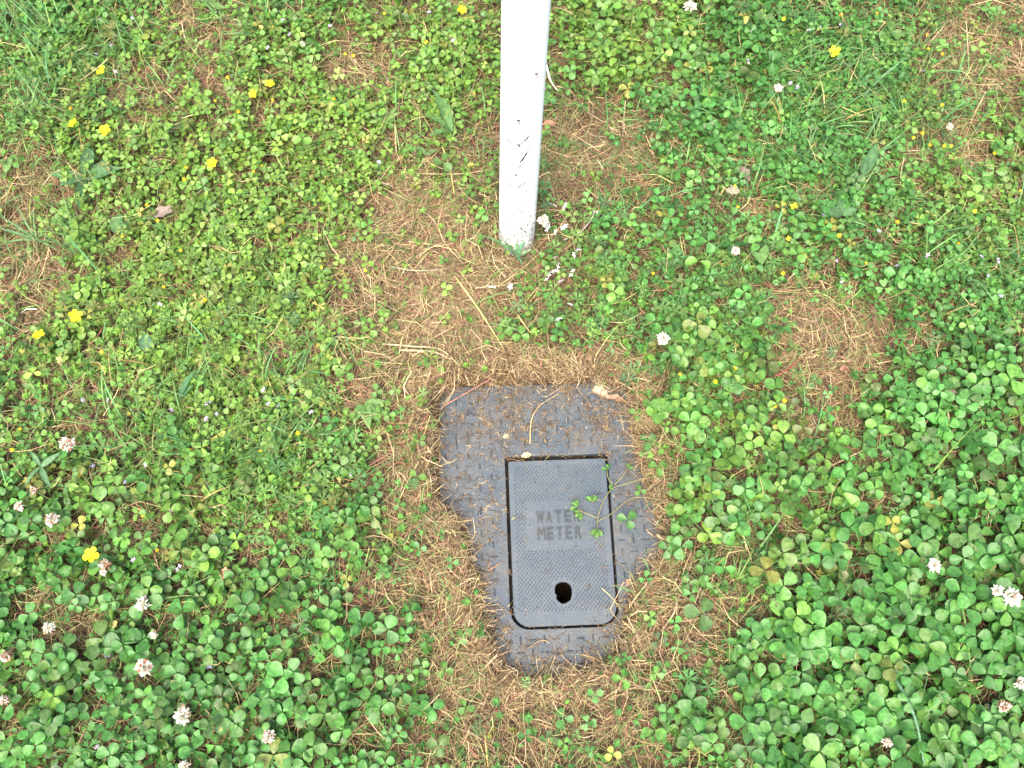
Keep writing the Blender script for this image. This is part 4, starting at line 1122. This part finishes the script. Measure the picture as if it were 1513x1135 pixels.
def tuft(a, b, specs, label, wd=.0032, col=(.10, .20, .07), lean=.9):
    g = float(gz(P(a, b).x, P(a, b).y)); root = bpy.data.objects.new('grass_tuft', None); COL.objects.link(root); root.location = P(a, b, g)
    root['label'] = label; root['category'] = 'grass tuft'; base_ = root.location
    for deg, L in specs:
        b_ = Batch(); one = np.ones(1)
        blades(b_, one * base_.x, one * base_.y, one * L, one * math.radians(deg), one * rnd.uniform(lean * .7, lean * 1.1), one * wd * rnd.uniform(.8, 1.15), hsvjit(col, 1, .12, .05), K=6, zoff=.014)
        b_.V[0] = b_.V[0] - np.array(base_)[None]
        b_.build('blade', M_WEED, root)
tuft(60, 362, [(170, .06), (200, .05), (120, .07), (95, .06), (-60, .05), (-30, .06), (-100, .06), (20, .05), (150, .075)], 'spreading pale grass tuft on the bare soil at the left edge')
tuft(764, 388, [(150, .05), (165, .085), (60, .06), (95, .05), (-45, .05), (-70, .035), (15, .03)], 'green grass tuft growing in front of the pipe foot', .0046, (.10, .23, .10), .45)
tuft(1270, 150, [(35, .10), (40, .07), (-160, .07), (-5, .05), (75, .06), (-140, .06), (20, .04)], 'long bluish grass blades crossing in the upper right', .0035, (.09, .20, .09))
tuft(1190, 225, [(50, .05), (80, .06), (120, .05), (150, .05), (30, .05), (-170, .05), (-60, .04), (65, .045)], 'dense green grass tuft in the upper right turf', .0028)
tuft(110, 110, [(130, .06), (160, .07), (60, .05), (20, .05), (190, .06), (90, .06), (-140, .05)], 'fine grass tuft left of the uppermost left yellow flower', .0022)
tuft(190, 8, [(0, .06), (175, .05), (10, .04)], 'flat grass blades at the top edge at upper left', .0045)
tuft(1135, 375, [(60, .05), (75, .08), (-120, .06), (50, .03)], 'tall grass blades beside the white flower right of the pipe', .0035, (.10, .22, .09))
tuft(1085, 860, [(45, .05), (60, .06), (75, .045), (100, .04), (30, .04), (-120, .03)], 'grass tuft with straight blades right of the lid in clover', .0028, (.12, .22, .05))
tuft(930, 560, [(140, .03), (60, .03), (20, .03), (95, .03)], 'short grass tuft over the upper right corner of the meter box', .003)
tuft(20, 60, [(130, .05), (100, .05), (60, .05), (10, .06)], 'wispy grass tuft in the upper left corner', .002)
tuft(1010, 80, [(100, .06), (70, .07), (-90, .04)], 'thin upright grass blades right of the pipe near the top', .0022)

def single_blade(pts, wd, col, label, name='grass_sprout', cat='grass', mat=None):
    o = tube(name, [P(a, b, float(max(gz(P(a, b).x, P(a, b).y), LIDZ)) + z) for a, b, z in pts], wd, wd * .4, mat or M_WEED, col, flat=.35)
    o['label'] = label; o['category'] = cat
single_blade([(1418, 878, .05), (1428, 930, .048), (1434, 985, .035)], .0018, (.14, .26, .06), 'pale green upright blade standing over the lower right clover')
single_blade([(1088, 908, .012), (1112, 868, .025), (1136, 822, .035)], .0017, (.16, .26, .05), 'pale green blade leaning over dry ground right of the lid')
single_blade([(1100, 913, .016), (1140, 932, .028), (1165, 948, .030), (1172, 975, .012)], .0010, (.22, .28, .08), 'arching pale stalk at the edge of the lower right clover')
single_blade([(1078, 918, .034), (1078, 950, .032), (1078, 985, .010)], .0012, (.18, .28, .06), 'short vertical pale blade at the edge of the lower right clover')
single_blade([(1325, 1005, .05), (1352, 1060, .055), (1366, 1130, .05)], .0030, (.12, .25, .13), 'long bluish grass blade bending down at lower right')
single_blade([(1005, 1066, .01), (1028, 1090, .03), (1035, 1132, .03)], .0018, (.20, .28, .05), 'curved yellow green blade at the bottom edge right of centre')
single_blade([(1108, 1002, .012), (1095, 1040, .02), (1098, 1090, .015)], .0014, (.18, .26, .05), 'thin upright yellow green blade near the bottom at right')
single_blade([(1380, 695, .05), (1410, 660, .05), (1440, 628, .045)], .0016, (.16, .28, .05), 'slanting yellow green stalk over the clover at right')
single_blade([(235, 885, .035), (275, 880, .045), (300, 884, .03)], .0012, (.16, .25, .08), 'looping green stalk over the lower left clover')
single_blade([(75, 345, .01), (62, 380, .02), (50, 415, .02)], .0013, (.14, .24, .06), 'thin green blade hanging over the bare soil at left')

for (a, b, s, lab) in [(930, 560, .020, 'grey green cut leaf over the upper right corner of the meter box'), (893, 300, .018, 'grey green cut leaf on a pale stalk right of the pipe foot'), (765, 450, .015, 'dark cut leaf in dry stalks below the pipe foot'),
                       (808, 305, .014, 'cut leaf just right of the pipe foot above the cream flower'), (888, 360, .014, 'cut leaf with narrow lobes right of the pipe foot'), (430, 440, .016, 'cut leaf at left edge of the dry patch, upper one'), (432, 470, .015, 'cut leaf at left edge of the dry patch, lower one'),
                       (1378, 500, .018, 'pale grey green cut leaf beside clover at right'), (1090, 460, .016, 'cut leaf between clover leaves right of the dry stalks'), (1230, 520, .012, 'small cut leaf in the bare patch at right'), (345, 795, .018, 'cut leaf in the lower left clover, upper one'),
                       (445, 920, .018, 'cut leaf in the lower left clover, right one'), (205, 1075, .018, 'dark cut leaf near the bottom left'), (485, 640, .014, 'cut leaf near reddish stalks left of the lid'), (505, 660, .013, 'pale cut leaf left of the lid beside dry grass'),
                       (1130, 590, .016, 'bluish cut leaf below the bare patch at right'), (610, 715, .012, 'small cut leaf in dry grass left of the lid')]:
    g = float(gz(P(a, b).x, P(a, b).y)); top = P(a, b, g + .032)
    root = bpy.data.objects.new('cut_leaf_weed', None); COL.objects.link(root); foot = Vector((top.x + rnd.uniform(-.015, .015), top.y + rnd.uniform(-.02, .005), g)); root.location = foot
    root['label'] = lab; root['category'] = 'weed'; d = top - foot
    tube('stem', [(0, 0, 0), (d.x * .3, d.y * .3, d.z * .6), tuple(d)], .0009, .0006, M_WEED, (.20, .20, .09), root)
    v, t, c = PALMS[rnd.randrange(5)]
    o = bpy.data.objects.new('leaf_blade', np_mesh('leaf_blade', v, t, c, M_WEED)); COL.objects.link(o); o.parent = root; o.location = d; o.scale = (s,) * 3
    o.rotation_euler = (rnd.uniform(-.3, .3), rnd.uniform(-.3, .3), rnd.uniform(0, 6)); o.color = (.085, .165, .065, 1)

# ------------------------------------------------------------------ dry stalks and dead leaves
for pts, wd, col, lab in [
    ([(672, 408, .012), (708, 458, .016), (746, 518, .010)], .0019, (.48, .38, .16), 'long straight pale yellow stalk lying left below the pipe'),
    ([(566, 508, .012), (612, 512, .016), (650, 516, .014), (680, 541, .010)], .0014, (.50, .42, .24), 'pale bleached stalk over the dry heap above the lid corner'),
    ([(590, 517, .014), (640, 520, .016), (668, 532, .012)], .0020, (.46, .36, .20), 'flattened bleached stalk under the other pale one above the lid corner'),
    ([(578, 394, .010), (615, 400, .014), (665, 397, .010)], .0012, (.42, .36, .26), 'greyish bleached stalk lying level left of the pipe foot'),
    ([(735, 424, .012), (770, 398, .018), (800, 372, .012)], .0014, (.38, .28, .14), 'tan stalk lying slantwise against the pipe foot'),
    ([(806, 92, .020), (814, 120, .024), (826, 136, .016)], .0024, (.62, .56, .44), 'thick whitish stalk right beside the pipe, upper part'),
    ([(804, 128, .016), (812, 143, .014)], .0026, (.66, .60, .50), 'short whitish stalk piece right beside the pipe'),
    ([(783, 656, .0025), (785, 622, .006), (795, 602, .005), (808, 592, .004), (827, 581, .003)], .0011, (.42, .30, .14), 'bent tan stalk lying on the upper part of the lid'),
    ([(655, 600, .012), (690, 580, .018), (740, 551, .012)], .0014, (.30, .15, .10), 'reddish brown stalk over the upper left corner of the meter box'),
    ([(527, 702, .010), (555, 682, .014), (580, 668, .012)], .0016, (.30, .13, .10), 'dull red stalk in dry grass left of the lid'),
    ([(485, 560, .012), (505, 580, .016), (520, 603, .010)], .0015, (.36, .14, .12), 'pinkish red stalk beside the pale five-leaved weed'),
    ([(1138, 560, .012), (1160, 548, .016), (1182, 530, .012)], .0014, (.34, .08, .07), 'dark red stalk left of the bare patch at right'),
    ([(925, 903, .006), (938, 885, .014), (957, 860, .018)], .0017, (.48, .38, .20), 'thick pale straw leaning up right of the lid bottom'),
    ([(888, 868, .004), (905, 884, .010), (918, 902, .012)], .0009, (.45, .38, .20), 'thin straw bridging the gap at the lid right lower corner'),
    ([(940, 848, .010), (958, 843, .012), (974, 840, .010)], .0010, (.45, .33, .18), 'short straw lying level right of the key hole'),
    ([(595, 255, .012), (640, 257, .016), (690, 256, .014), (735, 248, .012)], .0012, (.44, .32, .18), 'long thin tan stalk reaching to the left side of the pipe'),
    ([(653, 215, .020), (665, 250, .022), (671, 286, .014)], .0014, (.46, .42, .14), 'yellow stalk hanging down left of the pipe'),
    ([(608, 246, .012), (622, 252, .012)], .0012, (.56, .46, .30), 'short pale stalk piece left of the pipe'),
    ([(554, 266, .010), (580, 275, .012)], .0012, (.55, .48, .34), 'short bleached stalk lower left of the pipe middle'),
    ([(832, 355, .010), (855, 345, .018), (873, 325, .026), (880, 308, .030)], .0012, (.46, .40, .36), 'pale curved stalk rising to a cut leaf right of the pipe foot'),
    ([(860, 450, .016), (905, 449, .018), (935, 436, .018), (955, 422, .014)], .0012, (.34, .32, .12), 'curving olive stalk right below the pipe foot'),
    ([(765, 465, .012), (775, 480, .014), (786, 494, .012)], .0016, (.52, .38, .16), 'yellow leaf stalk among withered stalks below the pipe foot'),
    ([(1312, 225, .016), (1340, 223, .020), (1362, 224, .018), (1364, 240, .010)], .0012, (.48, .36, .24), 'bent pale straw at the edge of the turf at upper right'),
    ([(268, 30, .02), (275, 60, .022), (300, 90, .016)], .0011, (.50, .40, .24), 'pale seed stalk in the upper left turf'),
    ([(243, 133, .016), (262, 152, .018), (280, 168, .014)], .0011, (.48, .34, .16), 'tan stalk over the brown patch at upper left'),
    ([(600, 760, .012), (645, 745, .014), (668, 730, .012)], .0012, (.38, .26, .14), 'tan stalk crossing the clippings left of the lid'),
    ([(722, 843, .003), (730, 838, .003), (742, 830, .003)], .0012, (.36, .18, .10), 'short reddish twig on the lid frame left of the reader lid'),
    ([(653, 675, .008), (663, 684, .006), (676, 678, .006)], .0010, (.46, .36, .22), 'pale straw on the left rim of the lid'),
    ([(655, 820, .010), (680, 840, .012), (686, 850, .008)], .0012, (.34, .16, .11), 'reddish root in the clippings on the left of the lid'),
    ([(812, 950, .004), (800, 946, .004), (780, 958, .003)], .0007, (.40, .30, .16), 'thin straw on the lid frame below the reader lid'),
    ([(185, 1040, .02), (205, 1062, .024), (225, 1078, .018)], .0010, (.46, .34, .20), 'tan stalk over the lower left clover')]:
    single_blade(pts, wd, col, lab, 'dry_stalk', 'dry stalk', M_STRAW)

def dead_leaf(a, b, L, W_, deg, col, lab, curl=.5, z=.012):
    K, Q = 9, 5; V = []; T = []; r = rnd
    for i in range(K):
        t = i / (K - 1); wd = W_ * (math.sin(math.pi * (t * .94 + .03)) ** .7) * (1 + .22 * math.sin(i * 2.3 + L * 900))
        for j in range(Q):
            s = j / (Q - 1) * 2 - 1
            V.append((L * (t - .5), s * wd / 2, curl * (s * s) * wd * .5 + .12 * L * math.sin(t * 5) * curl + r.uniform(-.0006, .0006)))
    for i in range(K - 1):
        for j in range(Q - 1):
            p = i * Q + j; T += [(p, p + Q, p + Q + 1), (p, p + Q + 1, p + 1)]
    o = bpy.data.objects.new('dead_leaf', np_mesh('dead_leaf', np.array(V), np.array(T), np.ones((len(V), 3)), M_DEAD)); COL.objects.link(o)
    g = float(max(gz(P(a, b).x, P(a, b).y), LIDZ)); o.location = P(a, b, g + z); o.rotation_euler = (rnd.uniform(-.2, .2), rnd.uniform(-.15, .15), math.radians(deg)); o.color = col + (1,)
    o['label'] = lab; o['category'] = 'dead leaf'
dead_leaf(886, 581, .026, .018, -20, (.36, .25, .16), 'curled tan dead leaf on the upper right corner of the lid', .8, .006)
dead_leaf(910, 591, .034, .012, -8, (.26, .16, .10), 'narrow brown dead leaf beside the tan one on the lid corner', .9, .007)
dead_leaf(812, 183, .024, .012, 8, (.36, .17, .10), 'reddish oval dead leaf beside the right edge of the pipe', .3, .016)
dead_leaf(240, 314, .055, .020, 22, (.20, .155, .12), 'large grey tan dead leaf in clover at left', .25, .026)
dead_leaf(1098, 257, .032, .020, -55, (.17, .12, .095), 'dark grey brown dead leaf in turf right of the pipe', .4, .028)
dead_leaf(1083, 282, .022, .016, 0, (.22, .20, .13), 'dull olive dead leaf just below the dark brown one at right', .3, .024)
dead_leaf(1027, 1054, .020, .014, 15, (.46, .30, .23), 'pinkish tan dead leaf in clippings near the bottom right of centre', .5, .014)
dead_leaf(1058, 1062, .013, .010, 60, (.48, .32, .20), 'small tan leaf scrap right of the pinkish dead leaf', .5, .014)
dead_leaf(778, 673, .016, .009, 15, (.46, .36, .20), 'crumpled pale leaf scrap in the gap above the reader lid', .8, .004)
dead_leaf(748, 645, .010, .008, 20, (.40, .32, .20), 'round pale seed husk on the lid frame above the reader lid', .3, .002)
dead_leaf(698, 826, .014, .009, -10, (.44, .34, .20), 'pale husk on the left part of the lid frame', .5, .004)
dead_leaf(759, 766, .009, .004, 40, (.20, .20, .11), 'small olive leaf scrap on the reader lid left of the letters', .3, .0025)
dead_leaf(928, 860, .010, .007, 70, (.42, .22, .14), 'reddish leaf scrap on the lid frame right of the key hole', .5, .004)
dead_leaf(335, 848, .022, .016, -15, (.36, .20, .12), 'brown curled leaf scrap in the lower left clover', .5, .034)
dead_leaf(1170, 832, .016, .010, -10, (.44, .30, .14), 'tan leaf scrap at the edge of the lower right clover', .5, .02)
dead_leaf(1155, 992, .020, .012, 35, (.28, .24, .20), 'grey withered leaf in clover left of the long blade at lower right', .6, .026)
dead_leaf(655, 155, .03, .016, 100, (.20, .20, .15), 'grey green withered leaf left of the pipe near the top', .3, .024)
dead_leaf(82, 830, .016, .010, 0, (.34, .16, .09), 'red brown leaf scrap in clover left of the large yellow flower', .4, .034)
dead_leaf(1247, 545, .014, .010, 15, (.26, .12, .08), 'dark red leaf scrap on the bare patch at right', .5, .012)
dead_leaf(168, 923, .012, .010, 60, (.34, .30, .10), 'yellowing round leaf in the lower left clover', .2, .04)
